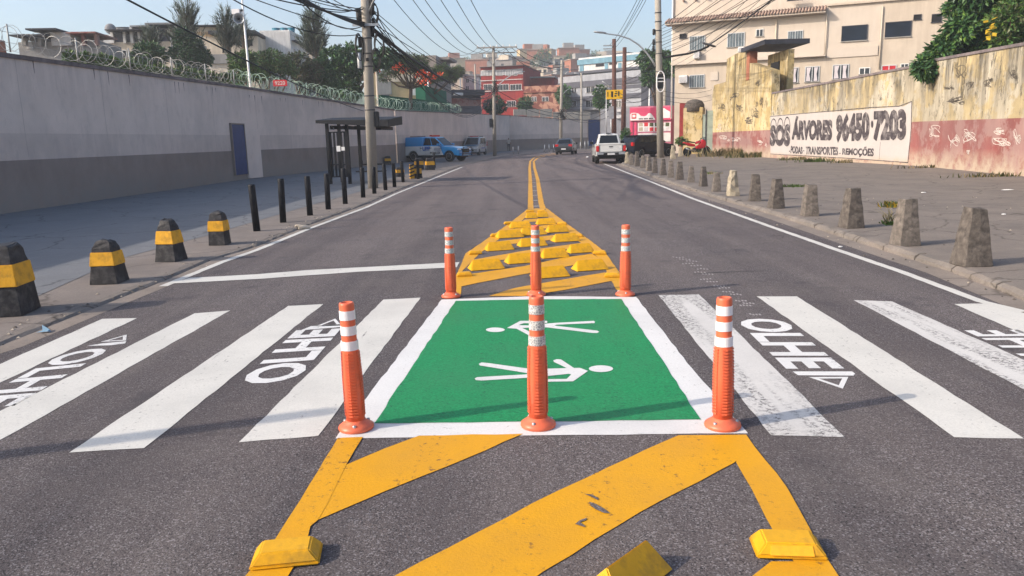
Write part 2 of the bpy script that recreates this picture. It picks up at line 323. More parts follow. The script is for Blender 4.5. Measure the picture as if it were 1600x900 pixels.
# ------------------------------------------------------------------ mesh helpers
class MB:
    def __init__(s): s.v = []; s.f = []; s.m = []; s.names = []; s.smooth = []
    def mi(s, name):
        if name not in s.names: s.names.append(name)
        return s.names.index(name)
    def add(s, vs, fs, m, smooth=False):
        o = len(s.v); s.v += [tuple(v) for v in vs]; k = s.mi(m)
        for f in fs: s.f.append(tuple(i+o for i in f)); s.m.append(k); s.smooth.append(smooth)
        return s
    def box(s, x0, x1, y0, y1, z0, z1, m, top=1.0, jit=0):
        cx, cy = (x0+x1)/2, (y0+y1)/2; vs = []
        for z, k in ((z0, 1), (z1, top)):
            for x, y in ((x0, y0), (x1, y0), (x1, y1), (x0, y1)):
                vs.append((cx+(x-cx)*k+R_.uniform(-jit, jit), cy+(y-cy)*k+R_.uniform(-jit, jit), z+R_.uniform(-jit, jit)))
        return s.add(vs, [(3, 2, 1, 0), (4, 5, 6, 7), (0, 1, 5, 4), (1, 2, 6, 5), (2, 3, 7, 6), (3, 0, 4, 7)], m)
    def tube(s, pts, r, m, n=6, caps=True, smooth=True):
        pts = [Vector(p) for p in pts]; rs = r if isinstance(r, (list, tuple)) else [r]*len(pts)
        vs = []; up0 = None
        for i, p in enumerate(pts):
            d = (pts[min(i+1, len(pts)-1)]-pts[max(i-1, 0)])
            d = d.normalized() if d.length > 1e-9 else Vector((0, 0, 1))
            if up0 is None:
                up0 = Vector((0, 0, 1)) if abs(d.z) < .9 else Vector((1, 0, 0))
            a = d.cross(up0)
            if a.length < 1e-4: a = d.cross(Vector((0, 1, 0)))
            a.normalize(); b = a.cross(d).normalized(); up0 = b
            for k in range(n):
                an = 2*PI*k/n; vs.append(p+(a*math.cos(an)+b*math.sin(an))*rs[i])
        fs = [(i*n+k, i*n+(k+1) % n, (i+1)*n+(k+1) % n, (i+1)*n+k) for i in range(len(pts)-1) for k in range(n)]
        if caps: fs += [tuple(range(n-1, -1, -1)), tuple(range((len(pts)-1)*n, len(pts)*n))]
        return s.add(vs, fs, m, smooth)
    def lathe(s, prof, m, n=20, c=(0, 0, 0), axis='z', smooth=True):
        vs = []
        for r, z in prof:
            for k in range(n):
                a = 2*PI*k/n; x, y = r*math.cos(a), r*math.sin(a)
                p = (x, y, z) if axis == 'z' else ((x, z, y) if axis == 'y' else (z, x, y))
                vs.append((p[0]+c[0], p[1]+c[1], p[2]+c[2]))
        fs = [(i*n+k, i*n+(k+1) % n, (i+1)*n+(k+1) % n, (i+1)*n+k) for i in range(len(prof)-1) for k in range(n)]
        fs += [tuple(range(n-1, -1, -1)), tuple(range((len(prof)-1)*n, len(prof)*n))]
        return s.add(vs, fs, m, smooth)
    def poly(s, pts, m, thick=0, nrm=Vector((0, 0, 1))):
        """flat polygon (triangulated by ear clipping later) with optional thickness along nrm"""
        n = len(pts); pts = [Vector(p) for p in pts]
        if thick:
            vs = pts + [p+nrm*thick for p in pts]
            fs = [tuple(range(n-1, -1, -1)), tuple(range(n, 2*n))] + [(i, (i+1) % n, n+(i+1) % n, n+i) for i in range(n)]
            return s.add(vs, fs, m)
        return s.add(pts, [tuple(range(n))], m)
    def build(s, name, parent=None, origin=None, bevel=0, bseg=2, tri=False, loc=None, rotz=None):
        me = bpy.data.meshes.new(name)
        vs = s.v
        if origin is not None: vs = [(x-origin[0], y-origin[1], z-origin[2]) for x, y, z in vs]
        me.from_pydata(vs, [], s.f)
        for n in s.names: me.materials.append(M[n])
        for p, k, sm in zip(me.polygons, s.m, s.smooth): p.material_index = k; p.use_smooth = sm
        bm = bmesh.new(); bm.from_mesh(me)
        if bevel:
            bmesh.ops.remove_doubles(bm, verts=bm.verts, dist=1e-5)
            es = [e for e in bm.edges if len(e.link_faces) == 2 and e.calc_face_angle(0) > .35]
            bmesh.ops.bevel(bm, geom=es, offset=bevel, segments=bseg, affect='EDGES', clamp_overlap=True)
        bmesh.ops.recalc_face_normals(bm, faces=bm.faces)
        if tri: bmesh.ops.triangulate(bm, faces=bm.faces)
        bm.to_mesh(me); bm.free()
        o = bpy.data.objects.new(name, me); C.objects.link(o)
        if origin is not None: o.location = origin
        if loc is not None: o.location = loc
        if rotz is not None: o.rotation_euler.z = rotz
        if parent: o.parent = parent
        return o
def tag(o, label=None, cat=None, group=None, kind=None):
    if label and label != 'x' and not 4 <= len(label.split()) <= 16: print('LABEL', len(label.split()), label)
    if label: o['label'] = label
    if cat: o['category'] = cat
    if group: o['group'] = group
    if kind: o['kind'] = kind
    return o
def empty(name, loc=(0, 0, 0), rz=0, rot=None):
    o = bpy.data.objects.new(name, None); C.objects.link(o); o.location = loc
    o.rotation_euler = rot if rot else (0, 0, rz); o.empty_display_size = .2; return o
KIDS = {}
def copy_tree(o, parent=None):
    c = o.copy(); C.objects.link(c); c.parent = parent
    for ch in [x for x in C.objects if x.parent == o]: copy_tree(ch, c)
    return c
def text_shapes(s, off=0.0, res=3, spacing=1.0):
    cu = bpy.data.curves.new('lettering', 'FONT'); cu.body = s; cu.offset = off; cu.resolution_u = res; cu.space_character = spacing
    o = bpy.data.objects.new('lettering', cu); C.objects.link(o)
    bpy.context.view_layer.update()
    me = bpy.data.meshes.new_from_object(o)
    vs = [v.co.copy() for v in me.vertices]; fs = [tuple(p.vertices) for p in me.polygons]
    C.objects.unlink(o); bpy.data.objects.remove(o); bpy.data.meshes.remove(me)
    x0 = min(v.x for v in vs); x1 = max(v.x for v in vs); y0 = min(v.y for v in vs); y1 = max(v.y for v in vs)
    return [((v.x-x0)/(x1-x0), (v.y-y0)/(y1-y0)) for v in vs], fs
def text_on(mb, s, q, m, off=0.0, spacing=1.0):
    """lettering fitted to the quad q = bottom-start, bottom-end, top-end, top-start"""
    uv, fs = text_shapes(s, off, spacing=spacing); q = [Vector(p) for p in q]
    mb.add([(q[0]*(1-u)+q[1]*u)*(1-v)+(q[3]*(1-u)+q[2]*u)*v for u, v in uv], fs, m)
def densify(pts, step=.14, jit=.006):
    out = []
    for i, p in enumerate(pts):
        q = pts[(i+1) % len(pts)]; n = max(1, int((q-p).length/step))
        for k in range(n):
            a = p.lerp(q, k/n)
            if k: a = a+Vector((R_.uniform(-jit, jit), R_.uniform(-jit, jit), 0))
            out.append(a)
    return out
def marking(name, polys, m, z, label=None, jit=.006, step=.14):
    mb = MB()
    for p in polys: mb.poly(densify([G(*q, z) if len(q) == 2 else Vector(q) for q in p], step, jit), m)
    o = mb.build(name, tri=True); tag(o, label, kind='structure'); return o
def line_px(pts, w, z=0.008):
    """painted line of real width w along pixel points on the ground"""
    P = [G(*p, z) for p in pts]; L = []; Rr = []
    for i, p in enumerate(P):
        d = (P[min(i+1, len(P)-1)]-P[max(i-1, 0)]).normalized(); n = Vector((-d.y, d.x, 0))
        L.append(p+n*w/2); Rr.append(p-n*w/2)
    return L+Rr[::-1]
# ================================================================== SETTING: ground, road, pavements
g = MB(); g.poly([(-900, -300, -.03), (900, -300, -.03), (900, 1500, -.03), (-900, 1500, -.03)], 'ground_soil')
tag(g.build('ground'), kind='structure')
LK = [(-6.3, -6), (-5.6, 2)] + [G(*p)[:2] for p in ((0, 541), (150, 481), (262, 437), (330, 407), (400, 386), (486, 351), (572, 319.5), (620, 298.5), (722, 259))] + [(-.35, 76.0), (5.0, 90.5), (13, 98), (40, 104)]
RK = [(4.72, -6), (4.66, 2)] + [G(*p)[:2] for p in ((1600, 497-8), (1450, 426), (1310, 379), (1200, 341), (1082, 304), (1017, 280.5), (962, 258))] + [(7.4, 52), (9.6, 58), (14, 63), (40, 68)]
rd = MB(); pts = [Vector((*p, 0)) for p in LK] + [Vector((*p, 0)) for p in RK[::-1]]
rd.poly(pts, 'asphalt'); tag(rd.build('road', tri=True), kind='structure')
# gutter of pale mortar along the right kerb, and the left one
def strip(name, pl, w0, w1, z, m):
    mb = MB(); P = [Vector((*p, z)) for p in pl]; L = []; Rr = []
    for i, p in enumerate(P):
        d = (P[min(i+1, len(P)-1)]-P[max(i-1, 0)]).normalized(); n = Vector((d.y, -d.x, 0))
        L.append(p+n*w0); Rr.append(p+n*w1)
    for i in range(len(P)-1): mb.poly([L[i], Rr[i], Rr[i+1], L[i+1]], m)
    tag(mb.build(name), kind='structure')
strip('gutter', RK[:-3], -.02, .30, .0015, 'gutter')
strip('gutter', LK[:9], .0, .22, .0015, 'gutter')
def sidewalk(name, outline, z, m, kerb):
    mb = MB(); mb.poly([(*p, -.02) for p in outline], m, z+.02); o = mb.build(name, tri=True); tag(o, kind='structure')
RS = .08
rko = [(x+.27, y) for x, y in RK[:-4]] + [(7.6, 51), (9.7, 57), (14, 62), (40, 67)]
kout = [(x+.16, y) for x, y in rko[:-4]] + [(x+.12, y-.12) for x, y in rko[-4:]]
sidewalk('pavement', kout + [(60, 67), (60, -6)], RS, 'sidewalk_right', None)
def kerb(name, a, b, z, m, seed):
    """row of eroded kerbstones: the road edge slumps and crumbles, joints stay open"""
    rr = random.Random(seed); mb = MB()
    for i in range(len(a)-1):
        A, B, A2, B2 = Vector(a[i]), Vector(a[i+1]), Vector(b[i]), Vector(b[i+1]); L = (B-A).length; n = max(1, int(L/.8))
        for k in range(n):
            h = z+rr.uniform(-.012, .004); q = 4; rows = []
            for j in range(q+1):
                s = (k+.012+(.976)*j/q)/n; p0 = A.lerp(B, s); p1 = A2.lerp(B2, s); e_ = rr.uniform(0, .05); sl = rr.uniform(.012, .045)
                rows.append([Vector((p0.x, p0.y, -.01)), Vector((*p0.lerp(p1, e_*2), h-sl-.01)), Vector((*p0.lerp(p1, .35+e_), h-rr.uniform(0, .012))), Vector((*p1, h)), Vector((*p1, -.01))])
            vs = [v for r_ in rows for v in r_]
            fs = [(j*5+c, j*5+c+1, (j+1)*5+c+1, (j+1)*5+c) for j in range(q) for c in range(4)]+[(0, 1, 2, 3, 4), tuple(q*5+c for c in (4, 3, 2, 1, 0))]
            mb.add(vs, fs, m)
    tag(mb.build(name), kind='structure')
kerb('kerb', rko, kout, RS+.006, 'kerb', 3)
LS = .025
lko = LK
lkout = [(x-.15, y+.0) for x, y in LK[:-4]] + [(x-.1, y+.12) for x, y in LK[-4:]]
lko_z = 0
sidewalk('pavement', [(-14.5, -6)] + lkout[:1] + lkout[1:] + [(60, 104), (60, 130), (-60, 130), (-60, -6)], LS, 'sidewalk_left', None)
kerb('kerb', LK[:-1], lkout[:-1], LS+.006, 'kerb', 4)
# smoother slab by the long wall, the wall's blue-grey shadow put into its colour
sl = MB(); sl.poly([(-14, -6, LS+.004), (-6.4, -6, LS+.004)] + [G(*p, LS+.004) for p in ((-200, 520), (60, 462), (195, 402), (330, 366), (480, 322), (560, 300))] + [(-5.2, 34, LS+.004), (-4.9, 58, LS+.004), (-3, 76, LS+.004), (2, 104, LS+.004), (-4, 104, LS+.004), (-12, 58, LS+.004), (-14, 40, LS+.004)], 'shade_tinted_slab')
tag(sl.build('pavement', tri=True), kind='structure')
# ------------------------------------------------------------------ painted markings
Z1, Z2, Z3 = .003, .0055, .008
stripes = [
    [(-300, 702), (160, 498), (214, 497), (-190, 688)],
    [(-118, 702), (304, 489.5), (360, 485), (-55, 719)],
    [(108, 707), (450, 478), (505, 475), (225, 700)],
    [(373, 691), (599, 468), (657, 465), (497, 681)],
    [(1205, 680), (1029, 461), (1092, 460), (1320, 683)],
    [(1491, 683), (1182, 463), (1245, 463), (1600, 685)],
    [(1745, 684), (1334, 469), (1394, 471), (1885, 688)],
    [(1990, 690), (1491, 475), (1545, 474), (1600, 489), (2120, 692)]]
names_ = ['white_paint']*4+['worn_white', 'white_paint', 'worn_white', 'white_paint']
for p, m in zip(stripes, names_): marking('crosswalk_stripe', [p], m, Z1)
marking('stop_line', [[(265, 443), (296, 434), (400, 428.5), (480, 422), (718, 409.5), (714, 417.5), (560, 424.5), (400, 436)]], 'white_paint', Z2)
marking('edge_line', [line_px([(255, 447), (345, 410), (400, 391), (486, 356), (572, 324), (620, 302), (722, 261)], .11, .0042)], 'white_paint', .0042)
marking('edge_line', [line_px([(944, 256), (1017, 284), (1082, 310), (1200, 352.5), (1310, 391), (1410, 425), (1534, 471), (1600, 487)], .11, .0042)], 'white_paint', .0042)
# green refuge with its white frame
FO = [(524, 685), (690, 468), (838, 462.5), (994, 464), (1081, 575), (1169, 677), (850, 680)]
FI = [(585, 661), (712, 470), (838, 467.5), (971, 467), (1095, 655), (850, 658)]
marking('refuge_frame', [FO], 'fresh_white', Z1)
marking('refuge_surface', [FI], 'green_paint', Z2)
def z3(x, y): return (680+x/4, 425+y/4)
pic = MB()
def ppoly(*pts): pic.poly([G(*z3(*p), Z3) for p in pts], 'fresh_white')
def ell(cx, cy, a, b): ppoly(*[(cx+a*math.cos(k*PI/12), cy+b*math.sin(k*PI/12)) for k in range(24)])
ell(376, 361, 59, 14)
ppoly((448, 350), (532, 305), (700, 305), (700, 318), (552, 320), (520, 332), (600, 334), (700, 322), (745, 318), (990, 305), (1000, 311), (995, 319), (760, 329), (745, 335), (1012, 366), (1026, 373), (1012, 381), (985, 381), (700, 346), (610, 346), (545, 350), (610, 382), (640, 390), (620, 397), (580, 393), (508, 354))
ell(1036, 604, 76, 21)
ppoly((955, 618), (862, 683), (660, 686), (655, 670), (822, 668), (850, 640), (835, 636), (700, 650), (590, 660), (290, 678), (255, 675), (246, 666), (262, 657), (560, 640), (590, 634), (280, 584), (272, 574), (290, 565), (325, 568), (600, 606), (700, 604), (822, 600), (742, 562), (738, 551), (760, 545), (786, 546), (868, 600), (905, 599))
tag(pic.build('pedestrian_pictogram', tri=True), kind='structure')
# yellow island behind the refuge (crop coordinates -> pixels)
def c5(x, y): return (680+x/5, 310+y/5)
zc = lambda *a: [c5(*p) for p in a]
isl = [zc((716, 88), (570, 200), (440, 292), (235, 432), (178, 575), (75, 765), (195, 765), (205, 690), (176, 602), (300, 480), (345, 430), (460, 345), (600, 245), (680, 172), (720, 130)),
       zc((870, 75), (1020, 190), (1160, 290), (1325, 415), (1412, 540), (1550, 745), (1440, 745), (1380, 650), (1340, 575), (1300, 480), (1230, 430), (1135, 345), (1050, 270), (960, 200), (890, 150), (840, 120))]
marking('island_edge_line', isl, 'yellow_paint', Z1)
hat = [zc((178, 600), (330, 583), (700, 528), (1000, 462), (1225, 432), (1305, 478), (980, 540), (700, 590), (330, 660), (200, 688)),
       zc((420, 762), (620, 700), (900, 650), (1325, 578), (1388, 642), (1000, 716), (700, 762)),
       zc((262, 500), (300, 478), (700, 408), (1160, 345), (1240, 385), (1000, 400), (700, 452), (500, 484), (280, 502)),
       zc((430, 372), (466, 338), (800, 300), (1080, 270), (1120, 300), (800, 335)),
       zc((560, 262), (598, 238), (800, 215), (980, 195), (1020, 222), (800, 240)),
       zc((660, 190), (700, 165), (900, 150), (930, 170)),
       zc((690, 140), (740, 90), (780, 78), (840, 78), (900, 120), (860, 138))]
marking('island_hatch_stripe', hat, 'yellow_paint', Z2)
marking('centre_line', [line_px([(829, 327), (829, 317), (828.5, 280), (827.5, 262), (828.5, 252), (835, 246), (848, 242.5), (868, 239.5)], .14, Z1),
                        line_px([(849, 327), (845.5, 317), (840, 280), (835, 262), (834, 252), (840, 247), (852, 243.7), (872, 240.7)], .14, Z1)], 'yellow_paint', Z1)
# yellow hatching in the foreground
marking('hatch_border_line', [[(528, 684), (567, 682.5), (541, 726), (497, 812), (485, 822), (478, 850), (440, 915), (400, 990), (300, 990), (383, 900), (425, 850), (470, 780)],
                              [(1166, 679), (1180, 699), (1230, 762), (1272, 838), (1312, 902), (1362, 1000), (1300, 1000), (1262, 905), (1212, 836), (1150, 722)]], 'yellow_paint', Z2)
marking('hatch_stripe', [[(541, 726), (600, 701), (655, 680.5), (818, 677.5), (760, 703), (700, 728), (600, 768), (497, 812), (515, 770)],
                         [(1060, 680), (1166, 679), (1172, 700), (1147, 723), (1000, 800), (850, 892), (790, 935), (700, 1000), (480, 1000), (612, 902), (700, 856), (830, 787), (950, 730)],
                         [(1240, 877), (1290, 877), (1310, 905), (1340, 960), (1250, 1000), (980, 1100), (900, 1100), (1130, 935), (1205, 877)]], 'yellow_paint', .0042)
# flaked bare patches in the big stripe
def c3(x, y): return (850+x/3.2, 650+y/3.2)
fl = [[(200, 388), (240, 392), (275, 412), (268, 420), (240, 405)], [(225, 428), (262, 440), (300, 462), (332, 486), (300, 484), (262, 468), (235, 450)],
      [(180, 520), (215, 508), (210, 520), (180, 530), (205, 548), (205, 556), (175, 545), (155, 540)]]
mbf = MB()
for p in fl: mbf.poly([G(*c3(*q), Z3) for q in p], 'asphalt')
tag(mbf.build('bare_patch', tri=True), kind='structure')
# worn short dashes by the right lane
dsh = MB()
for (x, y) in ((1052, 402), (1062, 405), (1073, 408), (1067, 412), (1080, 415), (1090, 420), (1086, 425), (1098, 428), (1095, 436), (1105, 440), (1116, 447), (1124, 450), (1130, 456), (1142, 460), (1150, 470), (1162, 474), (1157, 477), (1172, 491)):
    for k in range(4):
        p = G(x+k*5, y+R_.uniform(-.6, .6), Z1); a = .014; dsh.poly([p+Vector((-.012, -.03, 0)), p+Vector((.008, -.03, 0)), p+Vector((.014, .03, 0)), p+Vector((-.006, .03, 0))], 'faint_white')
tag(dsh.build('worn_dashes', tri=True), kind='structure')
cdash = MB()
for y in (322, 313, 305, 298, 291, 285, 279, 273, 268):
    p = G(837+(y-322)*.06, y, Z1); cdash.poly([p+Vector((-.09, -.05, 0)), p+Vector((.09, -.05, 0)), p+Vector((.09, .05, 0)), p+Vector((-.09, .05, 0))], 'worn_white')
tag(cdash.build('worn_dashes', tri=True), kind='structure')
sm = MB()
for pts in ([(560, 296), (640, 289), (720, 284), (800, 281), (900, 280.5), (1008, 281)], [(640, 344), (700, 338), (760, 334), (800, 332)], [(1085, 428), (1130, 425), (1200, 423)]):
    L_ = line_px(pts, .03, .002); sm.poly(densify(L_, .3, .012), 'tar')
tag(sm.build('tar_seam', tri=True), kind='structure')
# lettering on the crossing
def ground_text(s, q, m='text_white', off=.034, spacing=1.0):
    text_on(tm, s, [G(*p, Z1) for p in q], m, off, spacing)
def arrow_ring(mb, tri, k):
    T = [G(*p, Z1) for p in tri]; c = (T[0]+T[1]+T[2])/3; I = [t.lerp(c, k*1.6) for t in T]
    for i in range(3): mb.poly([T[i], T[(i+1) % 3], I[(i+1) % 3], I[i]], 'text_white')
tm = MB(); ground_text('OLHE', [(464, 594), (534, 513), (462, 516), (367, 603)])
tm.poly([G(*p, Z1) for p in ((470, 516), (532, 511), (533, 506.5), (486, 509.5))], 'text_white')
def c4(x, y): return (360+x/4, 425+y/4)
arrow_ring(tm, [c4(*p) for p in ((530, 340), (656, 291), (694, 334))], .26)
tag(tm.build('road_lettering', tri=True), kind='structure')
tm = MB(); ground_text('OLHE', [(1148, 498), (1227, 576), (1321, 576), (1224, 498)])
def c32(x, y): return (1100+x/3.2, 425+y/3.2)
tm.poly([G(*c32(*p), Z1) for p in ((443, 497), (740, 497), (756, 508), (748, 518), (470, 516))], 'text_white')
arrow_ring(tm, [c32(*p) for p in ((524, 525), (722, 524), (694, 583))], .26)
tag(tm.build('road_lettering', tri=True), kind='structure')
tm = MB(); ground_text('OLHE', [(103, 550), (-66, 640), (24, 634), (180, 541)], 'text_white', .03)
def c0(x, y): return (x/4, 425+y/4)
tm.poly([G(*c0(*p), Z1) for p in ((540, 462), (640, 446), (790, 432), (782, 446), (690, 458))], 'text_white')
arrow_ring(tm, [c0(*p) for p in ((628, 437), (792, 391), (788, 428))], .26)
tag(tm.build('road_lettering', tri=True), kind='structure')
tm = MB(); ground_text('OLHE', [(1760, 583), (1592, 515), (1505, 516), (1650, 581)], 'text_white', .02)
tag(tm.build('road_lettering', tri=True), kind='structure')
# ================================================================== DELINEATOR POSTS
def make_delineator():
    r = empty('traffic_post')
    b = MB(); b.lathe([(.100, 0), (.105, .008), (.103, .02), (.085, .033), (.062, .048), (.057, .058)], 'orange_plastic', 28)
    for k in range(3):
        a = k*2*PI/3-1.5; b.lathe([(.011, .02), (.011, .042), (.006, .045)], 'galvanised', 8, (.078*math.cos(a), .078*math.sin(a), 0))
    b.build('base', r)
    p = MB(); prof = [(.055, .055)]
    z = .075
    p.lathe([(.055, .055), (.0545, .30), (.048, .50), (.046, .52), (.0435, .535), (.0432, .735), (.041, .745), (.030, .748), (.028, .738), (.010, .735)], 'orange_plastic', 28)
    # rows of small moulded ribs
    z = .085
    while z < .46:
        for k in range(8):
            a = (k//2)*PI/2+(-.27 if k % 2 else .27)-PI/2; rr = .0555 if z < .30 else .0555-(z-.30)*.0325
            ca, sa = math.cos(a), math.sin(a); t = Vector((-sa, ca, 0)); c = Vector((ca, sa, 0))*rr+Vector((0, 0, z)); o = Vector((ca, sa, 0))*.004; wd = .014
            p.add([c-t*wd, c+t*wd, c+t*wd+Vector((0, 0, .009)), c-t*wd+Vector((0, 0, .009)), c-t*wd+o, c+t*wd+o, c+t*wd+o+Vector((0, 0, .009)), c-t*wd+o+Vector((0, 0, .009))],
                  [(4, 5, 6, 7), (0, 1, 5, 4), (2, 3, 7, 6), (0, 3, 7, 4), (1, 2, 6, 5)], 'orange_plastic')
        z += .0175
    p.build('post', r)
    return r
def bands(r, m):
    for z in (.475, .562, .650):
        r0 = .0492 if z < .5 else .0445
        b = MB(); b.lathe([(.040, z-.0), (r0+.0015, z), (r0+.0008 if z < .5 else r0+.001, z+.052), (.040, z+.052)], m, 28, smooth=False); b.build('reflective_band', r)
base_del = make_delineator(); used = False
dl = [((557, 669), (541, 472), 'reflect_white', 'orange plastic delineator post at the near left corner of the green refuge', 'near'),
      ((841, 665), (838, 462), 'reflect_grey', 'orange post with grey bands at the middle near edge of the green refuge', 'near'),
      ((1129, 666), (1132, 464), 'reflect_white', 'orange plastic delineator post at the near right corner of the green refuge', 'near'),
      ((705, 464), (701, 355), 'reflect_grey', 'orange delineator post at the far left corner of the green refuge', 'far'),
      ((838, 461), (836, 352), 'reflect_grey', 'orange delineator post at the middle of the far edge of the green refuge', 'far'),
      ((977, 461), (978, 351), 'reflect_grey', 'orange delineator post at the far right corner of the green refuge', 'far')]
ks = [x for x in C.objects if x.parent == base_del]
for i, (b, t, m, lab, _) in enumerate(dl):
    P = G(*b, Z1); P.z = Z1; T = at(*t, P.y); V = T-P
    if i == 0: r = base_del
    else:
        r = base_del.copy(); C.objects.link(r)
        for k in ks: c = k.copy(); C.objects.link(c); c.parent = r
    bands(r, m)
    r.location = P; s = V.length/.748
    q = Vector((0, 0, 1)).rotation_difference(V); r.rotation_euler = (q @ Matrix.Rotation(i*PI/2+.08*i, 3, 'Z').to_quaternion()).to_euler()
    r.scale = (1, 1, s)
    tag(r, lab, 'traffic post', 'orange delineator posts around the green refuge')
# ================================================================== ROAD STUDS
def stud_small(L=.27, W=.15, H=.052, lens=True):
    r = empty('road_stud'); b = MB()
    b.box(-L/2, L/2, -W/2, W/2, 0, .014, 'stud_yellow'); b.box(-L/2+.002, L/2-.002, -W/2+.002, W/2-.002, .014, H, 'stud_yellow', top=.72)
    b.build('body', r, bevel=.006)
    if lens:
        l = MB(); a = math.atan2(W/2*.28, H-.014)
        l.add([(-.085, -W/2-.001, .018), (.085, -W/2-.001, .018), (.080, -W/2+.017, H-.008), (-.080, -W/2+.017, H-.008),
               (-.085, -W/2+.008, .018), (.085, -W/2+.008, .018), (.080, -W/2+.024, H-.008), (-.080, -W/2+.024, H-.008)],
              [(0, 1, 2, 3), (0, 3, 7, 4), (1, 2, 6, 5), (3, 2, 6, 7), (0, 1, 5, 4)], 'stud_lens'); l.build('reflector', r)
    return r
near = [((441, 886), 8, 'large yellow road stud on the left border line in the foreground', False), ((1240, 873), -6, 'large yellow road stud with orange reflector on the right border line in the foreground', True)]
for (p, a, lab, ln) in near:
    s = stud_small(.275, .16, .06, ln); P = G(*p, Z2); s.location = P+Vector((0, .07, 0)); s.rotation_euler.z = math.radians(a)
    tag(s, lab, 'road stud', 'yellow studs in the foreground')
st0 = None
farst = [(743, 396.5, 8, 'left border line, second from the near end'), (726, 431, 8, 'left border line beside the far left post'), (937, 396.5, -8, 'right border line, second from the near end'), (957, 432, -6, 'right border line beside the far right post'),
         (902, 369.5, -10, 'right border line, third from the near end'), (878, 350.5, -10, 'right border line, fourth from the near end'), (795, 350, 10, 'left border line near the island tip'), (775, 369, 10, 'left border line, third from the near end'), (828, 331, 5, 'left side of the island tip'), (846, 331, -5, 'right side of the island tip')]
for x, y, a, lab in farst:
    if st0 is None: st0 = s = stud_small(.20, .12, .05, False)
    else: s = copy_tree(st0)
    s.location = G(x, y, Z2); s.rotation_euler.z = math.radians(a); tag(s, 'small yellow stud on the island '+lab, 'road stud', 'small yellow studs on the island border')
def wedge():
    b = MB(); L, W, H = .225, .125, .125; k = .055
    v = [(-L, -W, 0), (L, -W, 0), (L, W, 0), (-L, W, 0), (-L+k, 0, H), (L-k, 0, H)]
    b.add(v, [(3, 2, 1, 0), (0, 1, 5, 4), (1, 2, 5), (2, 3, 4, 5), (3, 0, 4)], 'stud_yellow'); return b
wd0 = wedge().build('lane_divider', bevel=.006)
wl = [(731, 788, 406, 425, 1), (788, 843, 398, 414, 1), (843, 889, 390, 406, 1), (885, 928, 383, 398, 1), (893, 950, 407, 426, 1), (828, 890, 418, 437, 1),
      (757, 803, 380, 394, 2), (808, 855, 375, 387, 2), (861, 906, 367, 380, 2), (774, 818, 361, 374, 3), (810, 854, 359, 369, 3), (852, 889, 354, 365, 3),
      (795, 831, 347, 358, 4), (837, 869, 342, 353, 4), (821, 840, 334, 343, 5), (838, 857, 333, 341, 5)]
rows = ['nearest', 'second', 'third', 'fourth', 'farthest']
used_w = 0
cnt = {}
desc = ['leftmost of the row starting behind the far left post', 'second from the left in the row behind the far left post', 'third in the row, just right of the far middle post', 'rightmost, high in the row behind the far right post',
        'nearest on the right, beside the far right post', 'partly hidden behind the far middle post, nearest the refuge', 'leftmost of the middle row', 'middle one of the middle row, behind the far middle post', 'rightmost of the middle row',
        'leftmost of the third last row', 'middle one of the third last row, behind the post cap', 'rightmost of the third last row', 'left one of the second last row', 'right one of the second last row', 'left one at the island tip', 'right one at the island tip']
for i, (x0, x1, yt, yb, rw) in enumerate(wl):
    s = wd0 if i == 0 else wd0.copy()
    if i: C.objects.link(s)
    P = G((x0+x1)/2, yb-(yb-yt)*.30, Z2); wdt = (G(x1, yb-2, 0)-G(x0, yb-2, 0)).length
    s.location = P; k = wdt/.47; s.scale = (min(k, 1.1), min(k, 1.1), 1 if rw < 4 else .9)
    s.rotation_euler.z = math.radians(16 if rw < 4 else 10)
    tag(s, 'yellow wedge block, '+desc[i], 'lane divider', 'yellow wedge blocks on the striped island')
s = wd0.copy(); C.objects.link(s); s.location = G(980, 906, Z2); s.rotation_euler.z = math.radians(47); s.scale = (.78, .78, .9)
tag(s, 'yellow wedge block cut by the bottom edge of the view in the foreground hatching', 'lane divider', 'yellow wedge blocks on the striped island')
# ================================================================== LEFT BOLLARDS (black and yellow pyramids)
def ybollard(h, wb, wt, lab, grp, P, rz, seed, lab_cat='bollard'):
    rr = random.Random(seed); r = empty('striped_bollard', P, rz)
    def fr(z): return (wb+(wt-wb)*(z/h))/2
    def ring(mb, z0, z1, m, g=0, rag=0):
        vs = []
        for z in (z0, z1):
            f = fr(z)+g
            for x, y in ((-f, -f), (f, -f), (f, f), (-f, f)): vs.append((x+rr.uniform(-rag, rag), y+rr.uniform(-rag, rag), z+rr.uniform(-rag, rag)))
        mb.add(vs, [(3, 2, 1, 0), (4, 5, 6, 7), (0, 1, 5, 4), (1, 2, 6, 5), (2, 3, 7, 6), (3, 0, 4, 7)], m)
    a = MB(); nn = 6; vs = []
    for j in range(nn+1):
        z = h*(0, .42, .73, .82, .90, .96, 1.0)[j]; f = fr(z)-(0, 0, 0, .004, .012, .022, .05)[j]; q = (0.004, 0, 0, .006, .009, .012, .014)[j]
        for x, y in ((-1, -1), (0, -1), (1, -1), (1, 0), (1, 1), (0, 1), (-1, 1), (-1, 0)):
            c = .97 if x and y else 1; vs.append((x*f*c+rr.uniform(-q, q), y*f*c+rr.uniform(-q, q), z+rr.uniform(-q, q)))
    a.add(vs, [tuple(range(7, -1, -1)), tuple(range(nn*8, nn*8+8))]+[(j*8+k, j*8+(k+1) % 8, (j+1)*8+(k+1) % 8, (j+1)*8+k) for j in range(nn) for k in range(8)], 'bollard_black'); a.build('body', r, bevel=.006, bseg=1)
    b = MB(); ring(b, h*.42, h*.73, 'bollard_yellow', .007, .002); b.build('painted_band', r, bevel=.006)
    return tag(r, lab, lab_cat, grp)
GB = 'black and yellow concrete bollards along the left kerb'
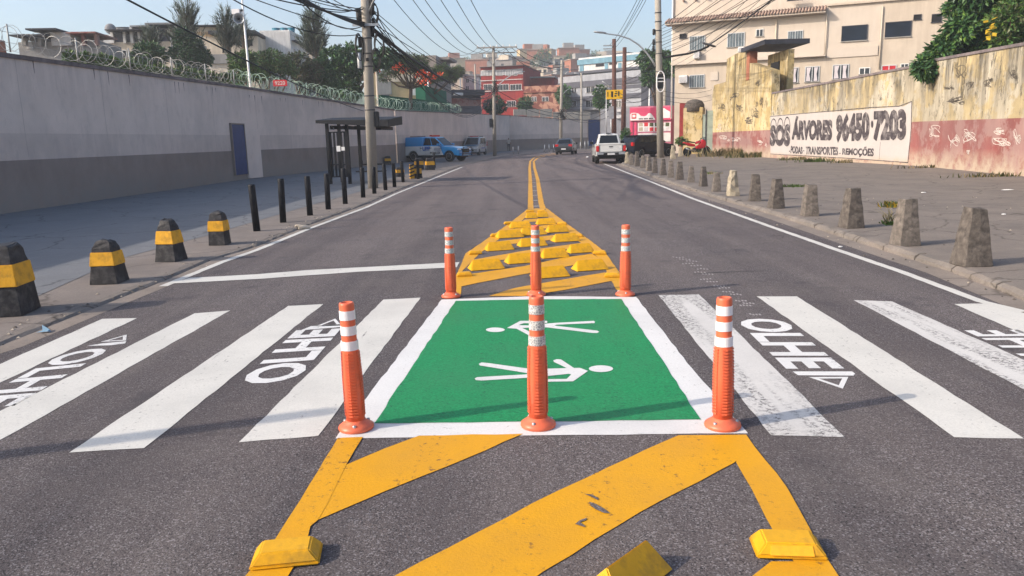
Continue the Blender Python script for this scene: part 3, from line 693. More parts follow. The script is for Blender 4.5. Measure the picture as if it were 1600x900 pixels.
yb = [((14, 489), 381, .46, .34, 8, 'large black and yellow bollard cut by the left edge of the view'), ((172, 441), 374, .35, .22, 2, 'black and yellow bollard with rounded broken top, second from the left edge'),
      ((268, 407), 342, .34, .19, -8, 'tall narrow black and yellow bollard between the broken-topped one and the shortest one'), ((344, 382), 330, .30, .22, -1, 'black and yellow bollard standing right before the first black post')]
for i, (b, ty, wb, wt, rz, lab) in enumerate(yb):
    P = G(*b, LS); ybollard(zat(P, b[0], ty)-LS, wb, wt, lab, GB, P, math.radians(rz), 20+i)
GB2 = 'small black and yellow bollards on the far left pavement'
for i, (b, ty, wb, wt, lab) in enumerate([((606, 257), 244, .45, .40, 'black and yellow block standing by the wall behind the bus shelter'), ((625, 276), 261, .40, .34, 'black and yellow block half hidden behind a black post before the striped barrier'),
                                         ((655, 265), 247, .50, .42, 'black and yellow block before the police pickup, left one of a pair'), ((672, 265.5), 247, .50, .42, 'black and yellow block before the police pickup, right one of a pair')]):
    P = G(*b, LS); ybollard(zat(P, b[0], ty)-LS, wb, wt, lab, GB2, P, .3, 40+i)
# hazard striped fallen barrier
r = empty('hazard_barrier', G(648, 279, LS), .5); tag(r, 'yellow and black striped broken barrier among the black posts', 'barrier')
b = MB(); b.box(-.22, -.02, -.04, .04, 0, .62, 'bollard_yellow'); b.build('stand', r, bevel=.008)
for k in range(4):
    b = MB(); z = .08+k*.15; b.add([(-.225, -.044, z), (-.015, -.044, z+.06), (-.015, -.044, z+.12), (-.225, -.044, z+.06), (-.225, .044, z), (-.015, .044, z+.06), (-.015, .044, z+.12), (-.225, .044, z+.06)],
                  [(0, 1, 2, 3), (4, 5, 6, 7), (0, 3, 7, 4), (1, 2, 6, 5), (0, 1, 5, 4), (3, 2, 6, 7)], 'bollard_black'); b.build('stripe', r)
b = MB(); b.box(0, .42, .10, .35, 0, .50, 'bollard_black', top=.85); b.box(-.03, .36, .02, .09, .20, .44, 'bollard_yellow'); b.build('block', r, bevel=.01)
# black steel posts
pl = [(401.5, 361, 288, 392.5), (442.5, 347.5, 279, 438.5), (484.5, 336.5, 275, 479.5), (513, 327, 271, 510), (539.5, 318.5, 263, 536), (567.5, 308.5, 262, 565.5), (585, 302.5, 261, 583.5), (602.5, 297, 256, 599.5), (616.5, 292, 255, 614.5), (630, 284.5, 252, 627), (653.5, 279.5, 248.5, 652.5), (679, 262, 238, 678)]
wh = ['nearest the camera, leaning left beside the last striped bollard', 'second from the camera end of the row', 'third from the camera end of the row', 'fourth in the row, in front of the bus shelter end panel', 'taller one before the bus shelter', 'just left of the left concrete pole', 'right before the foot of the left concrete pole', 'first one right of the left concrete pole', 'second one right of the left concrete pole', 'beside the half hidden striped block', 'in front of the striped barrier', 'standing before the police pickup door']
for i, (x, yb_, yt, xt) in enumerate(pl):
    P = G(x, yb_, LS); T = at(xt, yt, P.y)
    mb = MB(); V = T-P; mb.tube([(0, 0, 0), V*.97, V], [.068, .067, .060], 'post_black', 14)
    o = mb.build('black_post', loc=P); tag(o, 'black steel post '+wh[i], 'bollard', 'black posts along the left kerb')
# far thin grey posts
fp = [(802, 241.5, 229), (810, 240.5, 228), (851, 238, 226), (858, 237.5, 225.5), (865, 237, 225), (907, 234.5, 221.5), (914, 233.5, 220.5), (919, 233, 220), (926, 232.5, 219.5)]
for i, (x, yb_, yt) in enumerate(fp):
    P = G(x, yb_, LS); h = zat(P, x, yt)-LS; mb = MB(); mb.tube([(0, 0, 0), (0, 0, h)], .055, 'galvanised', 8)
    tag(mb.build('grey_post', loc=P), 'thin grey post on the far pavement where the road bends', 'bollard', 'thin grey posts at the bend')
# ================================================================== RIGHT BOLLARDS (weathered concrete)
rb = [(1529, 418, 325, 57, 'dark_concrete', .35), (1422, 386, 310, 44, 'mid_concrete', .40), (1336, 358, 293, 38, 'dark_concrete', .45), (1269, 339, 287, 30, 'mid_concrete', .30), (1216, 327, 279, 27, 'dark_concrete', .45), (1182, 315.5, 272, 23, 'dark_concrete', .2),
      (1147, 307.5, 266, 21, 'pale_stone', .5), (1121, 300.5, 269, 17, 'mid_concrete', .3), (1100, 292.5, 260, 14, 'dark_concrete', .5), (1081, 286, 259, 14, 'mid_concrete', .25), (1063, 282, 252, 15, 'dark_concrete', .35), (1049, 278.5, 251, 12.5, 'mid_concrete', .2),
      (1037, 275, 248, 12, 'dark_concrete', .4), (1024, 271.5, 245.5, 11, 'dark_concrete', .3), (1014.5, 268, 244, 10.5, 'mid_concrete', .5), (1005, 263.5, 243, 10, 'mid_concrete', .2), (996, 261, 236, 10, 'dark_concrete', .4), (987, 259, 240, 9, 'mid_concrete', .3), (980, 256.5, 237, 8, 'pale_stone', .3),
      (1020, 245.5, 228, 10, 'mid_concrete', .4), (1052, 249.5, 227, 10, 'pale_stone', .3), (1064, 245.5, 229, 9, 'pale_stone', .3)]
whr = ['nearest the camera at the right edge', 'second from the camera, with a pitted left face', 'third from the camera, before the weeds', 'fourth from the camera, squat and pale at the foot', 'fifth from the camera, speckled dark', 'sixth from the camera, plain and dark', 'broken and bleached almost white on its left face', 'short one just beyond the bleached one', 'second one beyond the bleached one', 'third one beyond the bleached one',
       'fourth one beyond the bleached one', 'fifth one beyond the bleached one', 'at the foot of the right concrete pole, right in front of it', 'just left of the right concrete pole foot', 'second one left of the right concrete pole foot', 'third one left of the right concrete pole foot', 'fourth one left of the right concrete pole foot', 'next to last at the far end by the white pickup', 'last at the far end by the white pickup',
       'set back beside the black hatchback, left of the concrete pole', 'set back before the red motorcycle tail, right of the concrete pole', 'set back under the red motorcycle seat']
for i, (x, yb_, yt, wp, m, rz) in enumerate(rb):
    P = G(x, yb_-1, RS); h = zat(P, x, yt)-RS; k = F_PX/P.y; wb = wp/k*.84; wt = wb*R_.uniform(.50, .62)
    P.y += wb*.45
    rr = random.Random(70+i); me = MB(); n = 7; vs = []
    for j in range(n):
        z = h*j/(n-1); f = (wb+(wt-wb)*(j/(n-1))**.95)/2
        if j == n-1: z -= .012
        for (sx, sy) in ((-1, -1), (0, -1), (1, -1), (1, 0), (1, 1), (0, 1), (-1, 1), (-1, 0)):
            c = .93 if sx and sy else 1.0; q = .005 if m != 'pale_stone' else .018
            vs.append((sx*f*c+rr.uniform(-q, q), sy*f*c+rr.uniform(-q, q), z+(rr.uniform(-.02, .015) if j == n-1 else 0)))
    fs = [tuple(range(7, -1, -1)), tuple(range((n-1)*8, n*8))] + [(j*8+k2, j*8+(k2+1) % 8, (j+1)*8+(k2+1) % 8, (j+1)*8+k2) for j in range(n-1) for k2 in range(8)]
    me.add(vs, fs, m); o = me.build('concrete_bollard', loc=P, rotz=rz-.36, bevel=.006, bseg=1)
    tag(o, 'weathered concrete bollard '+whr[i], 'bollard', 'concrete bollards along the right kerb')
# ================================================================== LEFT WALL
def wall_run(root, pts, ztops, band, mats, th=.3, cop=.12, lab=''):
    """pts: plan points, ztops: top heights at them"""
    for i in range(len(pts)-1):
        pl = Plane(pts[i], pts[i+1]); L = pl.L; e = MB()
        def quad(mb, u0, u1, z0a, z0b, z1a, z1b, o0, o1, m):
            vs = [pl.w(u, z, o) for o in (o1, o0) for u, z in ((u0, z0a), (u1, z0b), (u1, z1b), (u0, z1a))]
            mb.add(vs, [(0, 1, 2, 3), (7, 6, 5, 4), (0, 4, 5, 1), (1, 5, 6, 2), (2, 6, 7, 3), (3, 7, 4, 0)], m)
        quad(e, 0, L, 2.15, 2.15, ztops[i]-cop, ztops[i+1]-cop, -th, 0, mats[0]); quad(e, 0, L, band, band, 2.15, 2.15, -th, 0, 'prison_mid'); e.build('wall_face', root)
        e = MB(); quad(e, 0, L, -.02, -.02, band, band, -th, .004, mats[1]); e.build('painted_band', root)
        e = MB(); quad(e, 0, L, ztops[i]-cop, ztops[i+1]-cop, ztops[i], ztops[i+1], -th-.05, .05, mats[2]); e.build('coping', root)
def gp(*p): return G(*p, LS)
WA = gp(0, 335); WB = gp(385, 280); WC_ = gp(620, 255)
dAB = (WB-WA)/(WB-WA).length; W0 = WA-dAB*30
WD = Vector((.3, 110, 0)); WE = Vector((13, 114.5, 0)); WF = Vector((32, 118, 0))
zA, zB, zC = zat(WA, 0, 75), zat(WB, 385, 133), zat(WC_, 620, 170.5)
rw = empty('boundary_wall'); tag(rw, 'long plastered grey boundary wall with darker foot and razor wire, left of the road', 'wall')
wall_run(rw, [W0, WA, WB, WC_], [zA+.1, zA, zB, zC], 1.42, ('prison_wall', 'prison_band', 'coping'))
rw2 = empty('boundary_wall'); tag(rw2, 'far grey wall curving behind the police pickup and around the bend', 'wall')
zC2 = zat(WC_, 622, 171.5); zD = zat(WD, 800, 180); zE = zat(WE, 940, 189)
wall_run(rw2, [WC_+Vector((.05, .2, 0)), WD, WE, WF], [zC2, zD, zE, zE], 1.5, ('prison_wall', 'prison_band', 'coping'), cop=.06)
# vertical joint stains on the wall
jn = MB(); rr = random.Random(12)
for A_, B_, zz in ((W0, WA, zA), (WA, WB, (zA+zB)/2), (WB, WC_, (zB+zC)/2)):
    pj = Plane(A_, B_); u = 1.5
    while u < pj.L:
        top_z = zz-.15; P_ = [(u+rr.uniform(-.01, .01), 1.5+(top_z-1.5)*k/6) for k in range(7)]
        for k in range(6): jn.poly([pj.w(P_[k][0]-.011, P_[k][1], .004), pj.w(P_[k][0]+.011, P_[k][1], .004), pj.w(P_[k+1][0]+.011, P_[k+1][1], .004), pj.w(P_[k+1][0]-.011, P_[k+1][1], .004)], 'joint')
        for k in range(3):
            x = u+rr.uniform(-2, 2); l = rr.uniform(.15, .5); jn.poly([pj.w(x-.03, top_z-.02, .005), pj.w(x+.03, top_z-.02, .005), pj.w(x+.008, top_z-l, .005), pj.w(x-.008, top_z-l, .005)], 'coping')
        u += rr.uniform(3.2, 4.6)
jn.build('joint_stain', rw)
# cream panels on top of the far wall
plf = Plane(WD, WE)
for x0, x1, y0, y1 in ((700, 748, 176, 181), ):
    pass
cp = MB(); u0, z0_ = plf.hit(800, 181); u1, _ = plf.hit(932, 187)
k = 0; u = 0.6
while u < plf.L-1:
    zz = zD+(zE-zD)*u/plf.L
    cp.box(u, u+1.9, .06, .16, zz-.02, zz+.85+.15*((k*7) % 3), 'cream_house'); u += 2.0; k += 1
o = cp.build('parapet_panel', loc=plf.A, rotz=plf.rot); o.parent = rw2
# blue door in the left wall and white panel
plw = Plane(WA, WC_); plB = Plane(WA, WB)
def door(name, px, pl, m, lab, cat, dep=.08):
    (ua, za), (ub, zb) = pl.hit(px[0], px[3]), pl.hit(px[2], px[1])
    r = empty(name, pl.w(ua, 0), pl.rot); w_ = ub-ua; h_ = zb; z0 = max(za, .06)
    b = MB(); b.box(0, w_, -dep, .02, z0, h_, m); b.build('door_leaf', r, bevel=.01)
    f = MB(); f.box(-.06, 0, -dep-.03, .02, z0, h_+.06, 'prison_band'); f.box(w_, w_+.06, -dep-.03, .02, z0, h_+.06, 'prison_band'); f.box(0, w_, -dep-.03, .02, h_, h_+.06, 'prison_band'); f.build('frame', r)
    if w_ > .6:
        for k in range(5): b = MB(); b.box(w_*.12, w_*.88, -dep-.012, -dep+.002, z0+.2+k*(h_-z0)*.18, z0+.24+k*(h_-z0)*.18, m); b.build('rib', r)
    tag(r, lab, cat); return r
door('steel_door', (366, 195, 378, 274), plB, 'door_blue', 'narrow dark blue steel door set in the long left wall', 'door')
pb = Plane(WB, WC_); (ua, za), (ub, zb) = pb.hit(387, 280), pb.hit(402, 202)
b = MB(); b.box(ua, ub, -.10, -.01, .05, zb, 'sign_white'); o = b.build('wall_panel', loc=pb.A, rotz=pb.rot); o.data.materials.clear(); o.data.materials.append(M['prison_wall'])
tag(o, 'plain pale steel panel beside the dark blue door on the left wall', 'panel')
door('steel_door', (919, 187, 937, 228), Plane(WD, WE), 'door_blue', 'wide blue metal gate in the far wall at the bend', 'gate')
# razor wire: coil on stakes
def razor(root_lab, A, B, zA_, zB_, m, rad, pitch, seed, thick=.011):
    A = Vector((A.x, A.y, 0)); B = Vector((B.x, B.y, 0)); L = (B-A).length; U = (B-A)/L; Nn = Vector((U.y, -U.x, 0))
    r = empty('razor_wire', Vector((A.x, A.y, zA_))); tag(r, root_lab, 'razor wire'); rr = random.Random(seed)
    O = Vector((A.x, A.y, zA_)); n = int(L/pitch); pts = []
    for k in range(n*14+1):
        t = k/14; a = 2*PI*t; u = t*pitch+.10*math.sin(t*1.7)+.32*rad*math.sin(a*.5+1)
        zz = zA_+(zB_-zA_)*min(1, u/L); R = rad*(1+.10*math.sin(t*2.3)+.06*math.sin(t*5.1))
        pts.append(A+U*u+Nn*(R*math.cos(a)-.15)+Vector((0, 0, zz+R+R*math.sin(a)+.02))-O)
    mb = MB(); mb.tube(pts, thick, m, 4, smooth=False); mb.build('coil', r)
    mb = MB()
    for h in (.25, rad*1.6):
        mb.tube([A-O+Vector((0, 0, zA_+h))-Nn*.15, B-O+Vector((0, 0, zB_+h))-Nn*.15], .006, m, 4)
    mb.build('tension_wire', r)
    u = 1.2
    while u < L:
        zz = zA_+(zB_-zA_)*u/L; mb = MB(); p = A+U*u-Nn*.15-O+Vector((0, 0, zz)); mb.tube([p, p+Vector((0, 0, rad*2.25))], .022, m, 6); mb.build('stake', r); u += 3.2
razor('coiled grey razor wire on the near part of the long left wall', WA-dAB*6, WB, zA+.02, zB, 'razor_grey', .33, .46, 1, .0065)
razor('dense greenish razor wire on the left wall between horn speaker pole and bus shelter', WB, WC_, zB, zC, 'razor_green', .35, .40, 2, .010)
mid = WC_.lerp(WD, .42); razor('low greenish razor wire fading along the far grey wall', WC_, mid, zC2, zC2+(zD-zC2)*.42, 'razor_green', .38, .55, 3, .014)
# ================================================================== RIGHT YELLOW WALL
def gr(*p): return G(*p, RS)
YA, YB, YC, YD = gr(1112, 240), gr(1203, 246.5), gr(1432, 259), gr(1600, 275.5)
YE = YD+(YD-YC).normalized()*26
def top(P, px, py): return zat(P, px, py)
def seg_wall(root, P, Q, zp, zq, zb, mats, th=.35, cop=True, u_in=0):
    pl = Plane(P, Q); e = MB()
    def quad(mb, z0a, z0b, z1a, z1b, o0, o1, m, u0=0, u1=None):
        u1 = pl.L if u1 is None else u1
        vs = [pl.w(u, z, o) for o in (o1, o0) for u, z in ((u0, z0a), (u1, z0b), (u1, z1b), (u0, z1a))]
        mb.add(vs, [(0, 1, 2, 3), (7, 6, 5, 4), (0, 4, 5, 1), (1, 5, 6, 2), (2, 6, 7, 3), (3, 7, 4, 0)], m)
    quad(e, zb[0], zb[1], zp, zq, -th, 0, mats[0]); e.build('wall_face', root)
    e = MB(); quad(e, -.02, -.02, zb[0], zb[1], -th, .004, mats[1]); e.build('painted_band', root)
    if cop: e = MB(); quad(e, zp, zq, zp+.10, zq+.10, -th-.04, .05, 'coping'); e.build('coping', root)
    return pl
ry = empty('painted_wall'); tag(ry, 'tall peeling yellow wall with faded red foot and painted advertisement, right of the road', 'wall')
zb2 = top(YC, 1432, 190)
p1 = seg_wall(ry, YB, YC, top(YB, 1205, 147), top(YC, 1432, 103), (top(YB, 1205, 203), zb2), ('yellow_wall', 'red_band'))
p2 = seg_wall(ry, YC, YD, top(YC, 1434, 99), top(YD, 1600, 68), (zb2, top(YD, 1600, 184)), ('yellow_wall', 'red_band'))
p3 = seg_wall(ry, YD, YE, top(YD, 1600, 68), top(YD, 1600, 68), (top(YD, 1600, 184), 2.0), ('yellow_wall', 'red_band'))
# painted advertisement
def q_on(pl, pts, o): return [pl.w(*pl.hit(*p), o) for p in pts]
ad = MB(); ad.poly(q_on(p1, [(1204, 241.5), (1250, 242), (1330, 248.5), (1418, 254), (1424, 196), (1425, 159), (1412, 166), (1330, 173), (1240, 178), (1204, 181)], .008), 'pale_panel'); ad.build('advertisement_panel', ry, tri=True)
bd = MB()
def ribbon(mb, pl, pts, w_, o, m):
    P = [pl.hit(*p) for p in pts]
    for i in range(len(P)-1):
        a, b_ = Vector(P[i]), Vector(P[i+1]); d = (b_-a); 
        if d.length < 1e-4: continue
        d.normalize(); n = Vector((-d.y, d.x))*w_/2; a -= d*w_*.3; b_ += d*w_*.3
        mb.poly([pl.w(v.x, v.y, o) for v in (a+n, b_+n, b_-n, a-n)], m)
ribbon(bd, p1, [(1204, 182), (1265, 176.5), (1360, 168), (1405, 166), (1425, 158.5), (1424, 200), (1419, 254), (1330, 247.5), (1204, 240.5)], .035, .013, 'text_dark')
ribbon(bd, p1, [(1376, 222), (1374, 249)], .02, .013, 'text_dark')
bd.build('drawn_border', ry)
def z7(x, y): return (1190+x/6.4, 150+y/6.4)
def wtext(s, q, off, sp=1.0, o=.014):
    mb = MB(); text_on(mb, s, q_on(p1, [z7(*p) for p in q], o), 'text_dark', off, sp)
    if off > .05:
        for k_, (dx, dy) in enumerate(((2, 4), (-1, -4), (0, 7))): text_on(mb, s, q_on(p1, [z7(p[0]+dx, p[1]+dy) for p in q], o+.003*(k_+1)), 'text_dark', off, sp)
    mb.build('painted_lettering', ry)
wtext('SOS', [(84, 496), (286, 498), (290, 282), (90, 296)], .055)
arc = MB()
for cx, top_, wd_ in ((122, 230, 27), (190, 225, 27), (258, 212, 28)):
    ribbon(arc, p1, [z7(cx-wd_*math.cos(k*PI/8), 300-(300-top_)*math.sin(k*PI/8)) for k in range(9)], .075, .014, 'text_dark')
arc.build('painted_lettering', ry)
wtext('ÁRVORES', [(305, 432), (705, 440), (712, 192), (318, 206)], .051)
wtext('96450', [(742, 462), (1078, 445), (1085, 152), (752, 186)], .051)
wtext('7203', [(1118, 446), (1446, 440), (1450, 128), (1128, 152)], .055)
arc = MB(); arc.poly(q_on(p1, [z7(1108+13*math.cos(k*PI/6), 282+38*math.sin(k*PI/6)) for k in range(12)], .014), 'text_dark'); arc.build('painted_lettering', ry)
wtext('PODAS', [(290, 574), (412, 582), (412, 508), (296, 496)], .05)
wtext('TRANSPORTES', [(440, 584), (768, 594), (768, 508), (444, 504)], .05)
wtext('REMOÇÕES', [(806, 600), (1122, 622), (1128, 505), (812, 508)], .05)
dots = MB()
for x, y in ((280, 552), (424, 548), (786, 574)): dots.poly(q_on(p1, [z7(x+6*math.cos(k*PI/4), y+7*math.sin(k*PI/4)) for k in range(8)], .014), 'text_dark')
dots.build('painted_lettering', ry)
# scratched graffiti scribbles
def scribble(pl, cx, cy, w_, h_, seed, m, n=9, wd_=.03, par=None):
    rr = random.Random(seed); pts = [(cx+rr.uniform(-w_, w_), cy+rr.uniform(-h_, h_)) for _ in range(n)]; sm = []
    for i in range(len(pts)-2):
        for k in range(4):
            t = k/4; a, b_, c = Vector(pts[i]), Vector(pts[i+1]), Vector(pts[i+2]); s0 = (a+b_)/2; s1 = (b_+c)/2
            sm.append(tuple(s0*(1-t)**2+b_*2*t*(1-t)+s1*t*t))
    mb = MB(); ribbon(mb, pl, sm, wd_, .012, m); mb.build('graffiti', par or ry)
for i, (cx, cy, w_, h_, m, n) in enumerate([(1446, 124, 7, 15, 'scribble', 6), (1482, 136, 8, 4, 'scribble', 10), (1500, 120, 12, 20, 'scribble', 7), (1517, 133, 7, 8, 'scribble', 9), (1544, 130, 9, 8, 'scribble', 12), (1583, 117, 7, 9, 'scribble', 10), (1490, 156, 17, 6, 'scribble', 16), (1502, 161, 6, 3, 'scribble', 8),
                                            (1490, 220, 10, 14, 'text_pale', 12), (1515, 215, 14, 14, 'text_pale', 12), (1566, 222, 18, 10, 'text_pale', 14), (1560, 206, 14, 5, 'text_pale', 9), (1462, 205, 10, 14, 'text_pale', 9), (1590, 214, 9, 14, 'text_pale', 9), (1515, 238, 5, 5, 'text_pale', 7)]):
    scribble(p2, cx, cy, w_, h_, 300+i, m, n+6, .02); scribble(p2, cx+R_.uniform(-8, 8), cy+R_.uniform(-5, 5), w_*.5, h_*.6, 900+i, m, n+4, .016)
scribble(p2, 1446, 124, 1, 1, 1, 'scribble', 4)
# ruined yellow gatehouse at the end of the wall
rg = empty('ruined_gatehouse'); tag(rg, 'ruined yellow gatehouse with red foot and dark roof slab at the wall end', 'building')
pg = Plane(YA, YB); e = MB()
def hz(px, py): return pg.hit(px, py)
prof = [hz(1112, 242), hz(1203, 248), hz(1206, 110), hz(1170, 98), hz(1166, 79), hz(1150, 84), hz(1136, 92), hz(1134, 128), hz(1116, 133), hz(1113, 148)]
prof[0] = (prof[0][0], 0); prof[1] = (prof[1][0], 0)
e.poly([pg.w(u, z, -.5) for u, z in prof], 'yellow_block', .5, pg.N); e.build('wall', rg, tri=True)
e = MB(); zr = [hz(1112, 207)[1], hz(1203, 203)[1]]
e.add([pg.w(u, z, o) for o in (.006, -.2) for u, z in ((0, 0), (pg.L, 0), (pg.L, zr[1]), (0, zr[0]))], [(0, 1, 2, 3), (0, 4, 5, 1), (2, 6, 7, 3), (1, 5, 6, 2), (0, 4, 7, 3)], 'red_band'); e.build('painted_band', rg)
e = MB(); (ua, za), (ub, zb_) = hz(1166, 126), hz(1172, 80)
e.box(ua, ub, -.02, .5, za, zb_, 'brick_house'); e.box(ub, ub+3.6, 1.2, 1.6, 3, zb_-.3, 'yellow_block'); e.build('pillar', rg, loc=pg.A, rotz=pg.rot)
e = MB(); e.box(ua-.2, ub+3.9, -.35, 2.4, zb_, zb_+.28, 'dark_roof'); e.build('roof_slab', rg, loc=pg.A, rotz=pg.rot)
e = MB(); (uc, zc_), (ud, zd) = hz(1172, 115), hz(1187, 97); e.box(ub+.9, ub+2.3, 1.10, 1.19, zc_-.8, zd, 'opening_dark'); e.build('window', rg, loc=pg.A, rotz=pg.rot)
for i, (cx, cy, w_, h_, m) in enumerate([(1155, 170, 12, 12, 'scribble'), (1180, 176, 12, 12, 'scribble'), (1130, 168, 8, 12, 'scribble'), (1170, 190, 16, 6, 'scribble'), (1190, 160, 8, 16, 'scribble'), (1130, 214, 12, 6, 'text_pale'), (1150, 218, 12, 6, 'text_pale'), (1188, 222, 8, 8, 'text_pale'), (1123, 200, 9, 6, 'text_pale'), (1150, 150, 12, 8, 'scribble'), (1184, 128, 8, 12, 'scribble')]):
    scribble(pg, cx, cy, w_*.6, h_*.7, 500+i, m, 18, .035, rg); scribble(pg, cx+R_.uniform(-9, 9), cy+R_.uniform(-7, 7), w_*.3, h_*.4, 700+i, m, 12, .03, rg)
# ================================================================== BUILDINGS
class Facade:
    """building with a front face on a vertical plane; local x runs along the front, local -y faces the street"""
    def __init__(s, name, lab, cat, pxA, YA_, pxB, YB_, top_py, depth, wm, z0=0, body=True, group=None):
        A = at(pxA, top_py, YA_); B = at(pxB, top_py, YB_)
        s.pl = Plane(A, B); s.h = A.z; s.wm = wm; s.z0 = z0; s.d = depth
        s.r = empty(name, s.pl.A, s.pl.rot); tag(s.r, lab, cat, group)
        if body: s.block(0, s.pl.L, z0, s.h, wm)
    def block(s, u0, u1, z0, z1, m, y0=0, y1=None, name='wall', bevel=0):
        b = MB(); b.box(u0, u1, y0, s.d if y1 is None else y1, z0, z1, m); return b.build(name, s.r, bevel=bevel)
    def px(s, x0, y0, x1, y1):
        (ua, za), (ub, zb) = s.pl.hit(x0, y1), s.pl.hit(x1, y0); return min(ua, ub), max(ua, ub), min(za, zb), max(za, zb)
    def blockpx(s, x0, y0, x1, y1, m, o=.03, dep=None, name='wall'):
        u0, u1, z0, z1 = s.px(x0, y0, x1, y1); return s.block(u0, u1, z0, z1, m, -o, dep if dep else .05, name)
    def win(s, x0, y0, x1, y1, kind='glass', bars=0):
        u0, u1, z0, z1 = s.px(x0, y0, x1, y1); return s.win_l(u0, u1, z0, z1, kind, bars)
    def win_l(s, u0, u1, z0, z1, kind='glass', bars=0):
        f = MB(); t = min(.06, (u1-u0)*.08); fm = {'glass': 'alu_frame', 'white': 'white_frame', 'dark': 'dark_roof', 'curtain': 'alu_frame', 'open': 'dark_roof', 'red': 'alu_frame'}[kind]
        f.box(u0, u0+t, -.06, .03, z0, z1, fm); f.box(u1-t, u1, -.06, .03, z0, z1, fm)
        f.box(u0+t, u1-t, -.06, .03, z1-t, z1, fm); f.box(u0-.04, u1+.04, -.10, .03, z0-t, z0, 'concrete' if kind != 'open' else fm)
        if kind not in ('open', 'dark'):
            f.box((u0+u1)/2-t/2, (u0+u1)/2+t/2, -.05, .03, z0, z1-t, fm)
            for k in range(bars):
                x = u0+(u1-u0)*(k+1)/(bars+1); f.box(x-.012, x+.012, -.075, -.062, z0, z1-t, fm)
        o = f.build('window', s.r)
        p = MB(); p.box(u0+t, u1-t, -.028, .02, z0, z1-t, {'glass': 'glass_blue', 'white': 'glass_dark', 'dark': 'glass_black', 'curtain': 'glass_dark', 'open': 'opening_dark', 'red': 'glass_dark'}[kind]); q = p.build('pane', o)
        if kind == 'curtain':
            for a, b_ in ((.10, .40), (.62, .88)):
                c = MB(); ua, ub = u0+(u1-u0)*a, u0+(u1-u0)*b_
                c.add([(ua, -.034, z1-t-.03), (ub, -.034, z1-t-.03), (ub-(ub-ua)*.3, -.034, (z0+z1)/2), (ub, -.034, z0+.05), (ua, -.034, z0+.05), (ua+(ub-ua)*.1, -.034, (z0+z1)/2)], [(0, 1, 2, 5), (5, 2, 3, 4)], 'curtain'); c.build('curtain', o)
        if kind == 'red': c = MB(); c.box(u0+t, u1-t, -.036, -.03, z0, z1-t, 'red_cloth'); c.build('curtain', o)
        return o
def ac_unit(F, x0, y0, x1, y1, lab):
    u0, u1, z0, z1 = F.px(x0, y0, x1, y1); P = F.pl.w(u0, z0, .02); r = empty('air_conditioner', P, F.pl.rot); w_, h_ = u1-u0, z1-z0
    b = MB(); b.box(0, w_, -.45, -.01, 0, h_, 'sign_white'); b.build('casing', r, bevel=.02)
    g_ = MB()
    for k in range(6): g_.box(.05, w_-.05, -.462, -.452, h_*(.12+.13*k), h_*(.17+.13*k), 'grey_roof')
    g_.build('grille', r); br = MB(); br.box(.05, .1, -.4, 0, -.06, 0, 'galvanised'); br.box(w_-.1, w_-.05, -.4, 0, -.06, 0, 'galvanised'); br.build('bracket', r)
    tag(r, lab, 'air conditioner')
# ---- big cream building on the right
F = Facade('apartment_building', 'large cream rendered apartment building with tiled ledge behind the yellow wall', 'building', 1052, 68.5, 1640, 58.0, -40, 14, 'cream_facade', body=False)
L = F.pl.L; zl = F.px(1055, 101, 1060, 100)[3]; ztile = F.px(1060, 38, 1061, 37)[3]
uR = F.px(1290, 30, 1291, 29)[0]; uR2 = F.px(1377, 60, 1378, 59)[0]
F.block(.25, L, 0, zl, 'cream_lower'); F.block(0, uR, zl, ztile, 'cream_facade', 0); F.block(uR, uR2, zl, ztile+.4, 'cream_facade', .02); F.block(uR2, L, zl, ztile+.4, 'cream_lower', .0)
F.block(-.1, L, ztile+.41, ztile+9, 'cream_facade', .6)
F.block(-.05, uR-.1, zl-.12, zl+.12, 'cream_facade', -.32, -.121, 'ledge')
F.block(uR+.05, L, ztile+.4, ztile+.55, 'cream_lower', -.2, .5, 'ledge')
# tiled eave
t = MB(); u = -.4
t.box(-.5, uR, -.75, .55, ztile-.12, ztile+.02, 'cream_facade')
while u < uR: t.tube([(u, -.85, ztile+.06), (u, .58, ztile+.50)], .10, 'roof_tile', 6); u += .235
t.build('tiled_eave', F.r)
t = MB(); u = .8
while u < 16: t.tube([(u, .35, ztile+1.9), (u, .60, ztile+1.9)], .09, 'roof_tile', 6); u += 1.0
t.build('drain_spout', F.r)
p = MB(); p.tube([(-.1, .5, 3), (-.1, .5, ztile+9)], .07, 'white_frame', 8); p.build('drain_pipe', F.r)
for x, zt, zb in ((1211, 30, 100), (1290, 20, 90), (1377, 10, 108), (1136, 99, 140)):
    u0, u1, z0, z1 = F.px(x, zt, x+2.4, zb); p = MB(); p.tube([(u0, -.1, z0), (u0, -.1, z1)], .045, 'cream_house', 8); p.build('drain_pipe', F.r)
for w_ in [(1077, 55, 1102, 79), (1136, 50, 1164, 74), (1230, 47, 1255, 69)]: F.win(*w_, 'glass', 5)
F.win(1077, 116, 1101, 137, 'glass', 5); F.win(1181, 45, 1193, 57, 'white'); F.win(1062, 52, 1073, 60, 'open')
F.win(1314, 38, 1356, 65, 'dark'); F.win(1382, 32, 1425, 59, 'dark'); F.win(1455, 21, 1472, 35, 'open'); F.win(1427, 22, 1440, 31, 'open'); F.win(1230, -6, 1255, 1, 'open')
F.win(1223, 105, 1248, 130, 'curtain'); F.win(1257, 103, 1281, 128, 'curtain'); F.win(1300, 100, 1327, 124, 'curtain'); F.win(1342, 105, 1360, 116, 'white'); F.win(1377, 101, 1401, 110, 'red'); F.win(1407, 99, 1420, 105, 'white')
F.blockpx(1210, 88, 1290, 91, 'cream_facade', .45, name='ledge'); F.blockpx(1292, 71, 1372, 91, 'cream_facade', .08, name='wall_panel')
F.blockpx(1110, 112, 1122, 126, 'cream_facade', .06, name='blocked_window')
